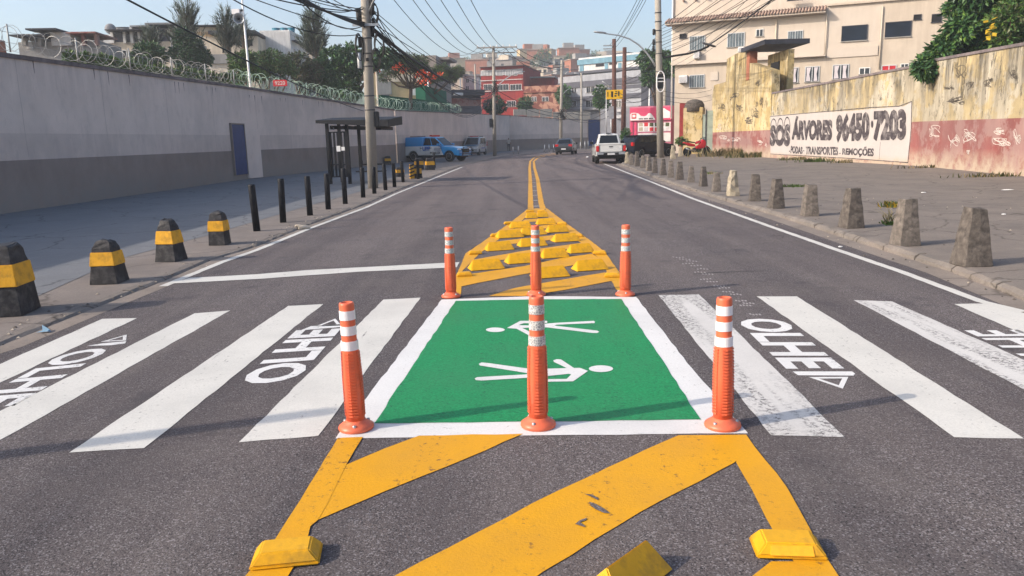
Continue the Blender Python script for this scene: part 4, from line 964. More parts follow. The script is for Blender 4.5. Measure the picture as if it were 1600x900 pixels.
ac_unit(F, 1085, 80, 1094, 92, 'air conditioner under the leftmost upper window of the cream building')
ac_unit(F, 1154, 74, 1165, 82, 'air conditioner under the second upper window of the cream building')
ac_unit(F, 1062, 118, 1075, 130, 'air conditioner left of the lower left window of the cream building')
# ground floor features: red trim, white patch and green gate
F.blockpx(1061, 161, 1072, 236, 'red_house', .05, name='painted_trim'); F.blockpx(1068, 191, 1076, 214, 'white_house', .09, name='painted_trim')
r = empty('gate_pillar', at(1083, 236, 62).copy()); r.location.z = 0; r.rotation_euler.z = F.pl.rot
k_ = 62/F_PX; hh = at(1083, 156, 62).z
b = MB(); b.box(-.75, .75, -.4, .8, 0, hh-.6, 'yellow_block'); b.build('pillar', r, bevel=.03)
b = MB(); b.lathe([(.78, 0), (.78, .5), (.6, .8), (.2, .95)], 'dark_concrete', 14, (0, .2, hh-.9)); b.build('domed_top', r)
tag(r, 'stained yellow gate pillar with blackened domed top behind the red motorcycle', 'pillar')
r = empty('metal_gate', (at(1091, 236, 61.5).x, 61.5, 0), F.pl.rot); w_ = at(1113, 236, 61.5).x-at(1091, 236, 61.5).x; hh = at(1110, 173, 61.5).z
for k in range(2):
    b = MB(); b.box(k*w_/2+.03, (k+1)*w_/2-.03, 0, .05, .1, hh-(.3 if k == 0 else 0), 'gate_green'); b.build('gate_leaf', r)
    b = MB()
    for q in range(4): b.box(k*w_/2+.03, (k+1)*w_/2-.03, -.03, -.002, .3+q*hh*.27, .36+q*hh*.27, 'gate_green')
    b.build('rail', r)
b = MB(); b.box(w_/2-.04, w_/2+.04, -.06, .06, 0, hh+.1, 'dark_roof'); b.box(w_+.02, w_+.12, -.06, .06, 0, hh, 'dark_roof'); b.build('gate_post', r)
tag(r, 'grey green sheet metal double gate between the stained pillar and the ruined gatehouse', 'gate')
# ---- pink shop
S = Facade('shop', 'low pink shop with pink and white sign board and posters, behind the black hatchback', 'shop', 984, 74, 1049, 72.5, 167, 6, 'pink_house')
S.blockpx(985, 167, 1049, 189, 'sign_pink', .18, name='sign_board')
(u0, u1, z0, z1) = S.px(985, 167, 1049, 189)
b = MB(); y = -.19
pts = [(0, 0), (.42, 0), (.62, 0), (.60, .12), (.56, .32), (.52, .48), (.48, .56), (.44, .52), (.40, .36), (.34, .30), (.26, .36), (.20, .55), (.10, .62), (.03, .60), (0, .50)]
b.poly([(u0+.03+(u1-u0)*a, y, z0+.03+(z1-z0)*c) for a, c in pts], 'sign_white'); b.poly([(u0+(u1-u0)*a, y, z0+(z1-z0)*c) for a, c in ((.80, .14), (.98, .14), (.98, .62), (.90, .78), (.84, .92), (.80, .9))], 'sign_white')
b.build('sign_artwork', S.r, tri=True)
b = MB(); cx, cz = u0+(u1-u0)*.10, z0+(z1-z0)*.36
b.box(cx-.22, cx+.22, -.205, -.192, cz-.22, cz+.24, 'sign_red'); b.box(cx-.14, cx+.14, -.212, -.206, cz-.10, cz+.14, 'sign_white'); b.build('sign_artwork', S.r)
b = MB()
for k in range(9): b.box(u0+(u1-u0)*(.22+.035*k+.02*(k > 2)+.02*(k > 5)), u0+(u1-u0)*(.245+.035*k+.02*(k > 2)+.02*(k > 5)), -.205, -.192, z0+.10, z0+.22, 'text_dark')
b.build('sign_lettering', S.r)
if False: b = MB(); text_on(b, 'X', [(u0+(u1-u0)*.2, -.20, z0+.06), (u0+(u1-u0)*.55, -.20, z0+.06), (u0+(u1-u0)*.55, -.20, z0+.32), (u0+(u1-u0)*.2, -.20, z0+.32)], 'text_black', .01) if False else None
S.blockpx(997, 191, 1048, 206, 'sign_white', .06, name='poster_panel')
rr = random.Random(5)
for q in range(6):
    for v in range(2):
        x = 998.5+q*8.3; y_ = 191.5+v*7.4; S.blockpx(x, y_, x+6, y_+6, rr.choice(['sign_red', 'leaf_olive', 'stone_beige', 'curtain']), .075, name='poster')
S.blockpx(997, 207, 1048, 222, 'white_house', .07, name='counter')
S.blockpx(985, 191, 989, 236, 'sign_pink', .07, name='column'); S.blockpx(991, 191, 995, 236, 'sign_pink', .07, name='column')
# ---- far street beyond the bend, left to right
def grid_windows(F, xs, y0, y1, kind='white', bars=2):
    for a, b_ in xs: F.win(a, y0, b_, y1, kind, bars)
RB = Facade('red_building', 'bright red three storey building with white window bands behind the far grey wall', 'building', 751, 141, 817, 139, 105, 14, 'red_house')
RB.blockpx(751, 107, 817, 119, 'grey_house', .05, name='upper_storey'); grid_windows(RB, [(753, 760), (762, 770), (776, 786), (790, 798), (801, 808)], 109.5, 118, 'white'); RB.blockpx(750, 102, 822, 105.5, 'grey_roof', 1.0, 5, 'roof')
grid_windows(RB, [(756, 769), (777, 795), (797, 815)], 131, 141, 'white', 3); RB.blockpx(751, 124, 817, 126, 'white_house', .15, name='ledge'); RB.blockpx(751, 141, 817, 143, 'white_house', .15, name='ledge'); grid_windows(RB, [(792, 806)], 157, 167, 'white', 3)
RS2 = Facade('red_building', 'dark red windowless block with corrugated roof, right of the bright red building', 'building', 818, 145, 866, 144, 122, 12, 'red_house'); RS2.blockpx(818, 119, 868, 123, 'grey_roof', .8, 6, 'roof')
BR = Facade('brick_house', 'house faced in mottled red and beige stone with two small windows', 'house', 818, 133, 875, 131.5, 135, 10, 'brick'); grid_windows(BR, [(831, 838), (847, 857)], 151, 158, 'white', 2); BR.blockpx(817, 143, 876, 145, 'brick_house', .25, name='ledge')
GR = Facade('grey_building', 'long pale grey two storey building with sloping lower roof behind the far wall', 'building', 872, 140, 1004, 128, 121, 12, 'grey_house')
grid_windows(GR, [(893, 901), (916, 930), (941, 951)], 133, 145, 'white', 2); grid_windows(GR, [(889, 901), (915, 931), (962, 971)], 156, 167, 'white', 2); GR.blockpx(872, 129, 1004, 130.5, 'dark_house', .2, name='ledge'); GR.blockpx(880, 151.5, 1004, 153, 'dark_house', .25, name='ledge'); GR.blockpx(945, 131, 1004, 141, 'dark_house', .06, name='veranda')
GR.blockpx(880, 168, 1004, 172, 'grey_roof', 1.2, .1, 'awning')
BB = Facade('blue_building', 'white hall with blue parapet and blue columns above the grey building', 'building', 904, 175, 1006, 165, 91, 20, 'white_house')
BB.blockpx(903, 84, 1004, 102, 'blue_house', .3, 8, 'parapet'); BB.blockpx(906, 100, 912, 122, 'blue_house', .1, name='column'); BB.blockpx(945, 98, 950, 122, 'blue_house', .1, name='column'); BB.blockpx(966, 98, 971, 122, 'blue_house', .1, name='column')
BB.win(931, 99, 944, 104, 'open'); BB.win(952, 97, 964, 101, 'open'); BB.blockpx(895, 108.5, 1008, 114.5, 'dark_house', 3.0, .2, 'canopy'); BB.blockpx(946, 80, 974, 86, 'dark_house', -2, 6, 'rooftop_room')
DB = Facade('dark_building', 'dark shaded building between the right concrete pole and the blue hall', 'building', 1002, 116, 1052, 115, 122, 8, 'dark_house')
GW = Facade('grey_house', 'low grey house with small white box on its front, behind the pink shop sign', 'house', 938, 91.5, 984, 91, 170, 6, 'grey_house'); GW.blockpx(964, 171, 970, 175, 'white_frame', .3, name='meter_box'); GW.blockpx(962, 180, 971, 185, 'white_frame', .3, name='meter_box')
# ---- houses behind the left wall
H1 = Facade('shed_house', 'low grey shed with open terrace and tilted roof sheets, leftmost behind the long wall', 'house', 28, 60, 156, 60.5, 66, 4, 'concrete_house')
H1.blockpx(56, 48, 102, 51, 'dark_roof', 1.5, 3, 'roof'); H1.blockpx(30, 57, 84, 60, 'dark_roof', 1.4, 3, 'roof'); H1.blockpx(112, 52, 158, 55, 'red_band', 1.0, 3, 'roof')
for x in (132, 152, 40, 64): H1.blockpx(x, 54, x+2.5, 72, 'red_band' if x > 100 else 'concrete_house', .4, name='column')
H1.blockpx(84, 51, 112, 72, 'white_house', .3, 3, 'upper_room'); H1.blockpx(43, 65, 51, 76, 'white_house', .1, name='wall_panel')
LB_ = Facade('brick_house', 'small bare brick house at the far left edge above the wall', 'house', -60, 52, 6, 56, 52, 6, 'brick_house')
H2 = Facade('terrace_house', 'cream house with dark roofed terrace and water tank, behind the coiled razor wire', 'house', 163, 68, 300, 68.5, 66, 4, 'cream_house')
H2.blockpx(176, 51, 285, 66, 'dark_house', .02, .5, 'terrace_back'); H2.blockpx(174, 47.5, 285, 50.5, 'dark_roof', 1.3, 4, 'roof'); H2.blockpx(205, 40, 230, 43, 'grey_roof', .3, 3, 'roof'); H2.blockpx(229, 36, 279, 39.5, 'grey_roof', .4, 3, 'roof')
for x in (176, 195, 218, 246, 268, 206, 277): H2.blockpx(x, 40 if x == 277 else 43 if x == 206 else 50, x+1.8, 68, 'white_house', .25, .3, 'column')
H2.blockpx(163, 54, 178, 68, 'white_house', .12, 3, 'stair_room'); H2.win(166, 59, 173, 67, 'open'); H2.win(186, 78, 198, 90, 'white', 1); H2.win(240, 74, 252, 84, 'open'); H2.win(268, 60, 277, 80, 'white', 3)
def tank(P, r_, h_, m, lab, grp=None, cat='water tank'):
    e = empty('water_tank', P); b = MB(); b.lathe([(r_*.8, 0), (r_, h_*.85)], m, 16); b.build('tank', e); b = MB(); b.lathe([(r_*1.05, h_*.85), (r_*1.05, h_*.93), (r_*.5, h_)], m, 16); b.build('lid', e); tag(e, lab, cat, grp)
tank(H2.pl.w(*H2.pl.hit(182, 48), -2), .9, .5, 'grey_roof', 'flat grey water tank on the terrace roof of the cream house')
def dish(P, lab, r_=.45):
    e = empty('satellite_dish', P, .4); b = MB(); b.tube([(0, 0, 0), (0, 0, .6)], .03, 'galvanised', 6); b.build('mast', e)
    b = MB(); b.lathe([(.02, 0), (r_*.6, .06), (r_, .16), (r_, .18), (r_*.6, .08), (.02, .02)], 'grey_roof', 16, (0, -.1, .7), 'y'); b.build('dish', e); tag(e, lab, 'satellite dish')
dish(H2.pl.w(*H2.pl.hit(166, 56), -1), 'grey satellite dish on the left end of the cream terrace house')
H3 = Facade('hill_house', 'shaded beige house under a dark roof among the feathery pines', 'house', 296, 80, 402, 80.5, 58, 4, 'cream_house')
H3.blockpx(298, 42, 355, 50, 'cream_house', .1, 4, 'upper_storey'); H3.blockpx(294, 40, 360, 42.5, 'dark_roof', .8, 4, 'roof'); H3.blockpx(343, 46, 362, 51, 'cream_house', .8, name='parapet'); H3.blockpx(330, 49, 402, 55, 'dark_roof', 1.0, 7, 'roof'); H3.win(348, 74, 356, 82, 'open'); H3.win(306, 62, 314, 71, 'white', 1); H3.win(368, 62, 376, 71, 'white', 1); H3.win(386, 62, 394, 71, 'open'); H3.blockpx(320, 84, 400, 100, 'concrete_house', .2, name='lower_storey')
H4 = Facade('white_block', 'stained white flat topped block with three blue water tanks, on a dark terrace', 'building', 405, 86.5, 452, 86.5, 48, 7, 'white_house', z0=8)
H4b = Facade('white_block', 'receding stained white side wing of the tank topped block', 'building', 452.5, 84, 480, 92, 49, 3, 'white_house', z0=6); H4.win(441, 52, 446, 58, 'open'); H4.win(423, 50, 427, 54, 'open')
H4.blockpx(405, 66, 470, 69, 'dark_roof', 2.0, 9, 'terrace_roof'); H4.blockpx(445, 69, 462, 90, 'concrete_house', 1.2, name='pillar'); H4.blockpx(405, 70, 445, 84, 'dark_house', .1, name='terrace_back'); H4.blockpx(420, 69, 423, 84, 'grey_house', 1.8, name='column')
H4.block(-.5, H4.pl.L+.5, 0, 8.0, 'concrete_house', .0, 8, 'lower_storeys')
for i, x in enumerate((422, 435, 446.5)):
    tank(H4.pl.w(H4.pl.hit(x, 46)[0], H4.h, -2.2), .42, .55, 'tank_blue', 'round blue water tank on the white block roof, ' + ['left of three', 'middle of three', 'right of three, nearest the roof edge'][i], 'blue roof tanks')
H5 = Facade('brown_house', 'flat roofed grey brown house behind the orange flowered tree', 'house', 636, 95, 681, 94.6, 88, 9, 'brown_house'); H5.blockpx(652, 86, 697, 92, 'brown_house', -2, 7, 'parapet'); H5.win(684, 104, 689, 112, 'open'); H5.win(690, 103, 694, 112, 'open')
H5s = Facade('brown_house', 'narrow brown side house with two dark windows right of the flat roofed one', 'house', 681.5, 94.8, 698, 105, 90, 5, 'brown_house'); H5s.win(683, 104, 687, 112, 'open'); H5s.win(690, 104, 694, 112, 'open')
H6 = Facade('yellow_house', 'pale yellow house with dark doorway behind the left concrete pole', 'house', 582, 84, 662, 85, 112, 6, 'tan_house'); H6.blockpx(606, 116, 660, 128, 'cream_house', .2, name='balcony'); H6.blockpx(596, 131, 608, 150, 'dark_house', .05, name='doorway'); H6.blockpx(640, 134, 661, 149, 'white_frame', .08, name='window_wall'); H6.blockpx(590, 110, 610, 148, 'concrete_house', .12, name='side_wall')
H7 = Facade('shed_house', 'dark lean-to shed with reddish front left of the red building', 'house', 695, 114, 751, 116, 150, 8, 'dark_house'); H7.blockpx(692, 141, 752, 150, 'dark_roof', 1.5, 6, 'roof'); H7.blockpx(703, 153, 751, 166, 'red_band', .1, name='front'); H7.blockpx(704, 146, 718, 150, 'white_house', 1.7, name='sign_strip')
r = Facade('green_hoarding', 'tall green sheet metal fence behind the orange flowered tree', 'fence', 590, 62.5, 702, 78.5, 148, .15, 'green_sheet')
r2 = Facade('green_shed', 'green corrugated shed with pitched end at the right of the green fence', 'shed', 664, 80, 697, 90, 134, 1.0, 'green_sheet')
for (x0, Y0, x1, Y1, tp_, dp, wm, lab, ws) in (
    (700, 150, 722, 150, 112, 8, 'cream_house', 'narrow cream house stepping down behind the brown flat roofed house', [(704, 117, 709, 123), (713, 117, 718, 123), (705, 129, 710, 135)]),
    (724, 158, 748, 158, 118, 8, 'white_house', 'pale house between the cream narrow house and the red building', [(728, 123, 733, 129), (738, 123, 743, 129), (728, 134, 733, 140)]),
    (455, 100, 486, 100, 66, 8, 'cream_house', 'pale house peeking out right of the tank topped block', [(462, 72, 468, 79), (474, 72, 480, 79)]),
    (598, 92, 634, 92, 92, 8, 'concrete_house', 'cement house behind the crown of the spreading flame tree', [(604, 97, 610, 104), (618, 97, 625, 104), (604, 112, 611, 119)]),
    (100, 74, 128, 74, 56, 6, 'white_house', 'small whitewashed room behind the leftmost shed', [(106, 60, 112, 66)]),
    (340, 92, 372, 92, 44, 8, 'white_house', 'pale upper house between the two feathery pines', [(346, 48, 352, 55), (360, 48, 366, 55)])):
    q = Facade('hill_house', lab, 'house', x0, Y0, x1, Y1, tp_, dp, wm)
    for w__ in ws: q.win(*w__, 'white', 1)
    q.blockpx(x0-2, tp_-2, x1+2, tp_+1.5, 'grey_roof', .4, dp, 'roof')
L_ = MB()
# ---- far hillside
hl = MB(); n = 26; vs = []; 
def hz_(x, y):
    t = max(0, (y-170)/190); t = min(1, t); return 31*t*t*(3-2*t)*(.85+.15*math.sin(x*.03+1)) - .02
for j in range(n+1):
    for i in range(n+1):
        x = -260+i*520/n; y = 165+j*340/n; vs.append((x, y, hz_(x, y)))
hl.add(vs, [(j*(n+1)+i, j*(n+1)+i+1, (j+1)*(n+1)+i+1, (j+1)*(n+1)+i) for j in range(n) for i in range(n)], 'leaf_olive')
tag(hl.build('hill'), kind='structure')
# hillside houses
rr = random.Random(9); protos = []
cols = ['brick_house', 'concrete_house', 'cream_house', 'brown_house', 'white_house', 'brick_house', 'red_band', 'tan_house', 'concrete_house', 'blue_house']
cn = {'brick_house': 'bare brick', 'concrete_house': 'grey cement', 'cream_house': 'cream', 'brown_house': 'brown', 'white_house': 'whitewashed', 'red_band': 'dull red', 'tan_house': 'yellowish', 'blue_house': 'blue grey'}
seen_n = {}
for k, m in enumerate(cols):
    w_, d_, h_ = rr.uniform(5, 9), 6, rr.choice([3.2, 5.6, 6.0, 8.2]); e = empty('hillside_house'); b = MB(); b.box(-w_/2, w_/2, 0, d_, -4, h_, m); b.build('wall', e)
    b = MB()
    for fz in range(int(h_/2.8)):
        for q in range(3):
            if rr.random() < .8: x = -w_/2+w_*(q+.5)/3; b.box(x-.55, x+.55, -.04, .02, fz*2.8+1.0, fz*2.8+2.1, 'opening_dark')
    b.build('window_row', e)
    b = MB(); b.box(-w_/2-.3, w_/2+.3, -.4, d_+.2, h_, h_+.25, rr.choice(['grey_roof', 'dark_roof', 'roof_tile']))
    if k % 2: b.box(-w_/4, w_/4, 1, 4, h_+.25, h_+2.3, rr.choice(cols[:4]))
    b.build('roof', e); protos.append((e, m, w_))
cnt = 0
for y0 in range(185, 420, 17):
    x = -.13*y0
    while x < .24*y0:
        pr = protos[rr.randrange(len(protos))]; x += pr[2]*.5+rr.uniform(.2, 2.2)
        yy = y0+rr.uniform(-5, 5)
        first = cnt < len(protos)
        src, m, w_ = protos[cnt] if first else pr
        o = src if first else src.copy()
        if not first:
            C.objects.link(o)
            for ch in src.children: c = ch.copy(); C.objects.link(c); c.parent = o
        o.location = (x, yy, hz_(x, yy)+.5); o.rotation_euler.z = rr.uniform(-.5, .5)
        tag(o, cn[m]+' box shaped house with flat roof stacked on the far hillside', 'house', 'hillside houses, '+cn[m]); cnt += 1; x += pr[2]*.5
        bpy.context.view_layer.update() if False else None
# ================================================================== TREES
def foliage(name, clumps, leafs, n, size, parent, O, droop=.3, asp=.45, seed=0, shell=.5):
    rr = random.Random(seed); mb = MB(); tot = sum(c[3]**2 for c in clumps)
    for cx, cy, cz, r_ in clumps:
        for _ in range(int(n*r_**2/tot)):
            d = Vector((rr.gauss(0, 1), rr.gauss(0, 1), rr.gauss(0, 1))).normalized()
            q = (shell+(1-shell)*rr.random()**.6)*r_*(1+.22*math.sin(d.x*5+cx)*math.cos(d.z*4+cz))
            p = Vector((cx, cy, cz))+Vector((d.x*q, d.y*q, d.z*q*.85))-Vector(O)
            ax = (d+Vector((rr.uniform(-1, 1), rr.uniform(-1, 1), rr.uniform(-1, .6)-droop))).normalized(); s_ = size*rr.uniform(.6, 1.3)
            sd = ax.cross(Vector((rr.uniform(-1, 1), rr.uniform(-1, 1), rr.uniform(.2, 1)))).normalized()*s_*asp
            nrm = ax.cross(sd).normalized()*s_*.12
            m = leafs[min(len(leafs)-1, int(rr.random()**1.6*len(leafs)))]
            mb.add([p, p+ax*s_*.5+sd*.5+nrm, p+ax*s_, p+ax*s_*.5-sd*.5+nrm], [(0, 1, 2), (0, 2, 3)], m)
    return mb.build(name, parent)
def tree(name, lab, cat, base, clumps, leafs, n, size, trunk_r=.15, seed=1, droop=.3, tm_='trunk', grp=None, asp=.45, shell=.5, branches=True):
    O = Vector(base); r = empty(name, O); tag(r, lab, cat, grp); rr = random.Random(seed)
    top_ = min(clumps, key=lambda c: (c[0]-O.x)**2+(c[1]-O.y)**2+(c[2]-O.z)**2); cen = Vector((sum(c[0] for c in clumps), sum(c[1] for c in clumps), sum(c[2] for c in clumps)))/len(clumps)
    fork = O.lerp(cen, .5); t = MB(); a = O.lerp(fork, .5)+Vector((rr.uniform(-.2, .2), 0, 0))
    t.tube([O-O, a-O, fork-O], [trunk_r, trunk_r*.85, trunk_r*.7], tm_, 8); t.build('trunk', r)
    if branches:
        for c in clumps[:9]:
            b = MB(); e = Vector(c[:3]); m_ = fork.lerp(e, .5)+Vector((rr.uniform(-.2, .2), rr.uniform(-.2, .2), .15)); b.tube([fork-O, m_-O, e-O], [trunk_r*.5, trunk_r*.35, trunk_r*.12], tm_, 6); b.build('branch', r)
    foliage('crown', clumps, leafs, n, size, r, O, droop, asp, seed, shell); return r
def cl(Y, L_, dy=0): # clumps from pixel circles at depth Y
    rr = random.Random(len(L_)*3+int(Y)); out = []
    for x, y, rp in L_:
        p = at(x, y, Y+rr.uniform(-1, 1)*rp*Y/F_PX*.7); out.append((p.x, p.y, p.z, rp*Y/F_PX))
    return out
def gb(x, Y): p = at(x, 300, Y); return (p.x, Y, 0)
tree('leafy_tree', 'dark glossy leaved tree spilling over the yellow wall at upper right', 'tree', gb(1530, 34), cl(31.9, [(1441, 108, 11), (1450, 112, 12), (1436, 98, 8), (1452, 100, 17), (1470, 82, 20), (1490, 62, 20), (1484, 104, 15), (1505, 45, 24), (1520, 78, 24), (1542, 28, 28), (1500, 12, 20), (1540, 66, 20), (1525, -10, 28), (1463, 112, 10), (1472, 122, 7), (1515, 96, 12), (1560, 0, 30)]), ['leaf_dark', 'leaf_mid', 'leaf_dark', 'leaf_mid', 'leaf_bright', 'leaf_yellow'][:5], 9500, .27, .18, 3, .5, shell=.35)
tree('leafy_tree', 'yellowish green bushy tree with a few yellow leaves at the top right corner', 'tree', gb(1610, 33), cl(30.5, [(1578, 30, 24), (1592, 10, 26), (1570, 60, 15), (1590, 45, 22), (1600, -12, 30), (1612, 30, 30), (1560, 70, 9), (1582, 65, 12), (1625, 0, 34)]), ['leaf_mid', 'leaf_olive', 'leaf_bright', 'leaf_olive', 'leaf_bright', 'leaf_mid'], 7500, .20, .14, 4, .1, shell=.35)
yl = MB(); rr = random.Random(3); O = at(1546, 48, 30)
for _ in range(16):
    p = Vector((rr.gauss(0, .10), rr.gauss(0, .1), rr.gauss(0, .22))); a = Vector((rr.uniform(-1, 1), rr.uniform(-1, 0), rr.uniform(-1, .3))).normalized()*.2; sd = Vector((.09, 0, .05)); yl.add([p, p+a*.5+sd, p+a, p+a*.5-sd], [(0, 1, 2, 3)], 'leaf_yellow')
tag(yl.build('yellow_leaves', loc=O), 'hanging cluster of yellowed leaves between the two upper right trees', 'foliage')
# trees behind the long left wall
tree('leafy_tree', 'dense dark ivy clad tree left of the left concrete pole', 'tree', gb(545, 62), cl(62, [(520, 95, 22), (545, 90, 22), (500, 110, 20), (530, 118, 22), (558, 105, 24), (580, 95, 16), (512, 135, 16), (545, 138, 18), (597, 92, 14), (608, 86, 12), (470, 120, 12)]), ['leaf_dark', 'leaf_dark', 'leaf_mid'], 9000, .36, .35, 5)
tree('leafy_tree', 'spreading light green tree above the red sign on the wall', 'tree', gb(425, 58), cl(58, [(405, 98, 17), (425, 95, 19), (442, 102, 15), (392, 104, 12), (412, 112, 12), (455, 108, 10), (434, 118, 10)]), ['leaf_olive', 'leaf_mid', 'leaf_dark', 'leaf_mid'], 5200, .22, .2, 6, 0, asp=.4, shell=.3)
tree('leafy_tree', 'brownish thin leaved tree between the light green tree and the dark ivy clad tree', 'tree', gb(475, 60), cl(61, [(470, 95, 16), (488, 108, 15), (468, 118, 14), (455, 92, 10), (490, 128, 12), (478, 135, 12)]), ['leaf_brown', 'leaf_olive', 'leaf_dark'], 3600, .22, .2, 7, 0, asp=.4, shell=.3)
tree('leafy_tree', 'rounded dark green tree before the cream terrace house', 'tree', gb(232, 56), cl(56, [(225, 84, 17), (238, 80, 14), (216, 92, 12), (245, 92, 14), (230, 100, 14)]), ['leaf_dark', 'leaf_mid'], 3600, .26, .2, 8)
tree('leafy_tree', 'dark conical tree right of the cream terrace house', 'tree', gb(288, 57), cl(57, [(290, 62, 14), (300, 74, 18), (288, 88, 20), (306, 95, 18), (285, 50, 8), (318, 88, 12)]), ['leaf_dark', 'leaf_pine', 'leaf_dark'], 5000, .26, .25, 9)
for i, (x0, x1, y_, Y, lab) in enumerate([(180, 215, 101, 44, 'low green bushes behind the coiled razor wire below the terrace house'), (225, 300, 108, 45, 'bright green bushes behind the razor wire, left of the horn speaker pole'), (300, 372, 116, 47, 'green bushes behind the razor wire just left of the horn speaker pole'), (110, 175, 88, 42, 'thin bushes behind the razor wire near the left shed')]):
    tree('bush', lab, 'bush', gb((x0+x1)/2, Y), cl(Y, [(x0+(x1-x0)*k/5, y_+(k % 2)*3+k*1.5, 8.5) for k in range(6)]), ['leaf_mid', 'leaf_bright', 'leaf_olive'], 2600, .2, .08, 12+i, 0, shell=.3)
tree('leafy_tree', 'light green tree between the horn speaker pole and the red sign', 'tree', gb(385, 50), cl(50, [(372, 95, 14), (385, 90, 12), (372, 112, 13), (390, 108, 13), (402, 118, 11)]), ['leaf_mid', 'leaf_olive', 'leaf_bright'], 3000, .2, .12, 31, 0, shell=.3)
def feather(lab, x, ytop, ybot, wpx, Y, n, seed):
    b0 = gb(x, Y); r = empty('feathery_pine', b0); tag(r, lab, 'tree', None); rr = random.Random(seed); k = Y/F_PX
    T = at(x, ytop, Y).z; Bz = at(x, ybot, Y).z; wd_ = wpx*k
    t = MB(); t.tube([(0, 0, 0), (.1, 0, Bz), (0, 0, T-.5)], [.22, .16, .03], 'trunk', 7); t.build('trunk', r)
    mb = MB()
    for i in range(n):
        a = rr.uniform(0, 2*PI); s_ = rr.random(); z0 = Bz+(T-Bz)*s_*.75; out = wd_*(.35+.75*(1-s_)**.6)*rr.uniform(.3, 1); ln = (T-Bz)*rr.uniform(.25, .42)
        p0 = Vector((0, 0, z0)); p1 = p0+Vector((math.cos(a)*out*.6, math.sin(a)*out*.6, ln*.35)); p2 = p0+Vector((math.cos(a)*out, math.sin(a)*out, ln))
        mb.tube([p0, p1, p2], [.03, .02, .008], 'leaf_brown', 3, caps=False)
        for q in range(26):
            u = .25+.78*rr.random(); c = p0*(1-u)**2+p1*2*u*(1-u)+p2*u*u if u <= 1 else p2
            d = Vector((math.cos(a)*.5+rr.uniform(-.6, .6), math.sin(a)*.5+rr.uniform(-.6, .6), .8+rr.uniform(-.4, .5))).normalized()*rr.uniform(.25, .55); s2 = d.cross(Vector((rr.random(), rr.random(), .1))).normalized()*.022
            mb.add([c-s2, c+s2, c+d+s2*.3, c+d-s2*.3], [(0, 1, 2, 3)], 'leaf_pine')
    mb.build('crown', r)
feather('grey green feathery pine left of the horn speaker pole', 318, 8, 92, 34, 60, 120, 1)
feather('grey green feathery pine just right of the horn speaker pole', 377, 16, 95, 26, 62, 80, 2)
feather('sparse feathery pine behind the white block left of the tall feathery one', 400, 25, 80, 20, 66, 50, 3)
feather('tall dense feathery pine left of the left concrete pole', 508, 16, 92, 28, 64, 150, 4)
feather('low feathery pine before the cream terrace house', 262, 42, 96, 20, 58, 60, 5)
# flamboyant tree with orange flowers
def flame(lab, xb, Y, yfork, cl_, flowers, seed, ybase=165):
    b0 = gb(xb, Y); O = Vector(b0); r = empty('flame_tree', O); tag(r, lab, 'tree'); fk = at(xb-3, yfork, Y)-O
    t = MB(); t.tube([(0, 0, 0), (.1, 0, fk.z*.6), fk], [.22, .18, .15], 'trunk', 8); t.build('trunk', r)
    C_ = cl(Y, cl_)
    for c in C_:
        e = Vector(c[:3])-O; m_ = fk.lerp(e, .45)+Vector((0, 0, -.25)); b = MB(); b.tube([fk, m_, e], [.12, .08, .03], 'trunk', 6); b.build('branch', r)
    foliage('crown', C_, ['leaf_olive', 'leaf_mid', 'leaf_bright', 'leaf_brown'], 6500, .20, r, O, 0, .35, seed, .2)
    foliage('flowers', cl(Y-.9, [(x+dx, y+dy, q*.8) for x, y, q in flowers for dx, dy in ((0, 0), (5, -2), (-4, 3))]), ['flower_red', 'flower_red'], 330, .15, r, O, 0, .8, seed+1, .0)
flame('spreading flame tree with scattered orange flowers behind the green wall', 645, 67, 138, [(640, 94, 14), (612, 98, 12), (658, 96, 12), (612, 108, 14), (630, 98, 15), (650, 103, 15), (665, 112, 12), (622, 92, 10), (680, 118, 12), (600, 120, 9)], [(621, 103, 5), (632, 109, 4), (586, 110, 4), (655, 115, 5), (664, 116, 4), (684, 117, 4), (673, 121, 3)], 41)
flame('flame tree with few flowers and bare crooked trunk at the right of the green wall', 676, 84, 150, [(690, 112, 14), (705, 118, 13), (672, 122, 9), (716, 112, 10)], [(659, 126, 3), (668, 128, 3), (676, 118, 3)], 43)
tree('leafy_tree', 'small dark green tree before the red building beside the middle utility pole', 'tree', gb(768, 118), cl(118, [(765, 164, 9), (776, 160, 10), (783, 168, 8), (770, 172, 8)]), ['leaf_dark', 'leaf_mid'], 1500, .45, .2, 51)
tree('leafy_tree', 'round dark green tree at the corner of the mottled stone house', 'tree', gb(821, 122), cl(122, [(821, 160, 9), (818, 168, 9), (825, 172, 7)]), ['leaf_dark', 'leaf_mid'], 1300, .45, .2, 52)
tree('leafy_tree', 'green tree left of the grey building, behind the thin utility pole', 'tree', gb(881, 120), cl(120, [(882, 142, 9), (879, 152, 9), (884, 160, 8)]), ['leaf_mid', 'leaf_dark'], 1300, .45, .2, 53)
tree('leafy_tree', 'green tree left of the yellow sign', 'tree', gb(939, 98), cl(98, [(938, 142, 9), (941, 152, 11), (936, 160, 8), (945, 166, 8)]), ['leaf_mid', 'leaf_dark', 'leaf_bright'], 1700, .38, .2, 54)
tree('leafy_tree', 'large dark tree behind the right concrete pole and beside the cream building', 'tree', gb(1025, 88), cl(88, [(1012, 92, 15), (1030, 95, 18), (1042, 108, 14), (1020, 112, 15), (1040, 90, 12), (1012, 125, 10)]), ['leaf_dark', 'leaf_mid'], 5000, .36, .3, 55)
tree('bush', 'narrow bush left of the pink shop column', 'bush', gb(978, 68), cl(68, [(978, 206, 6), (977, 214, 6), (979, 222, 5)]), ['leaf_mid', 'leaf_dark'], 700, .22, .06, 56)
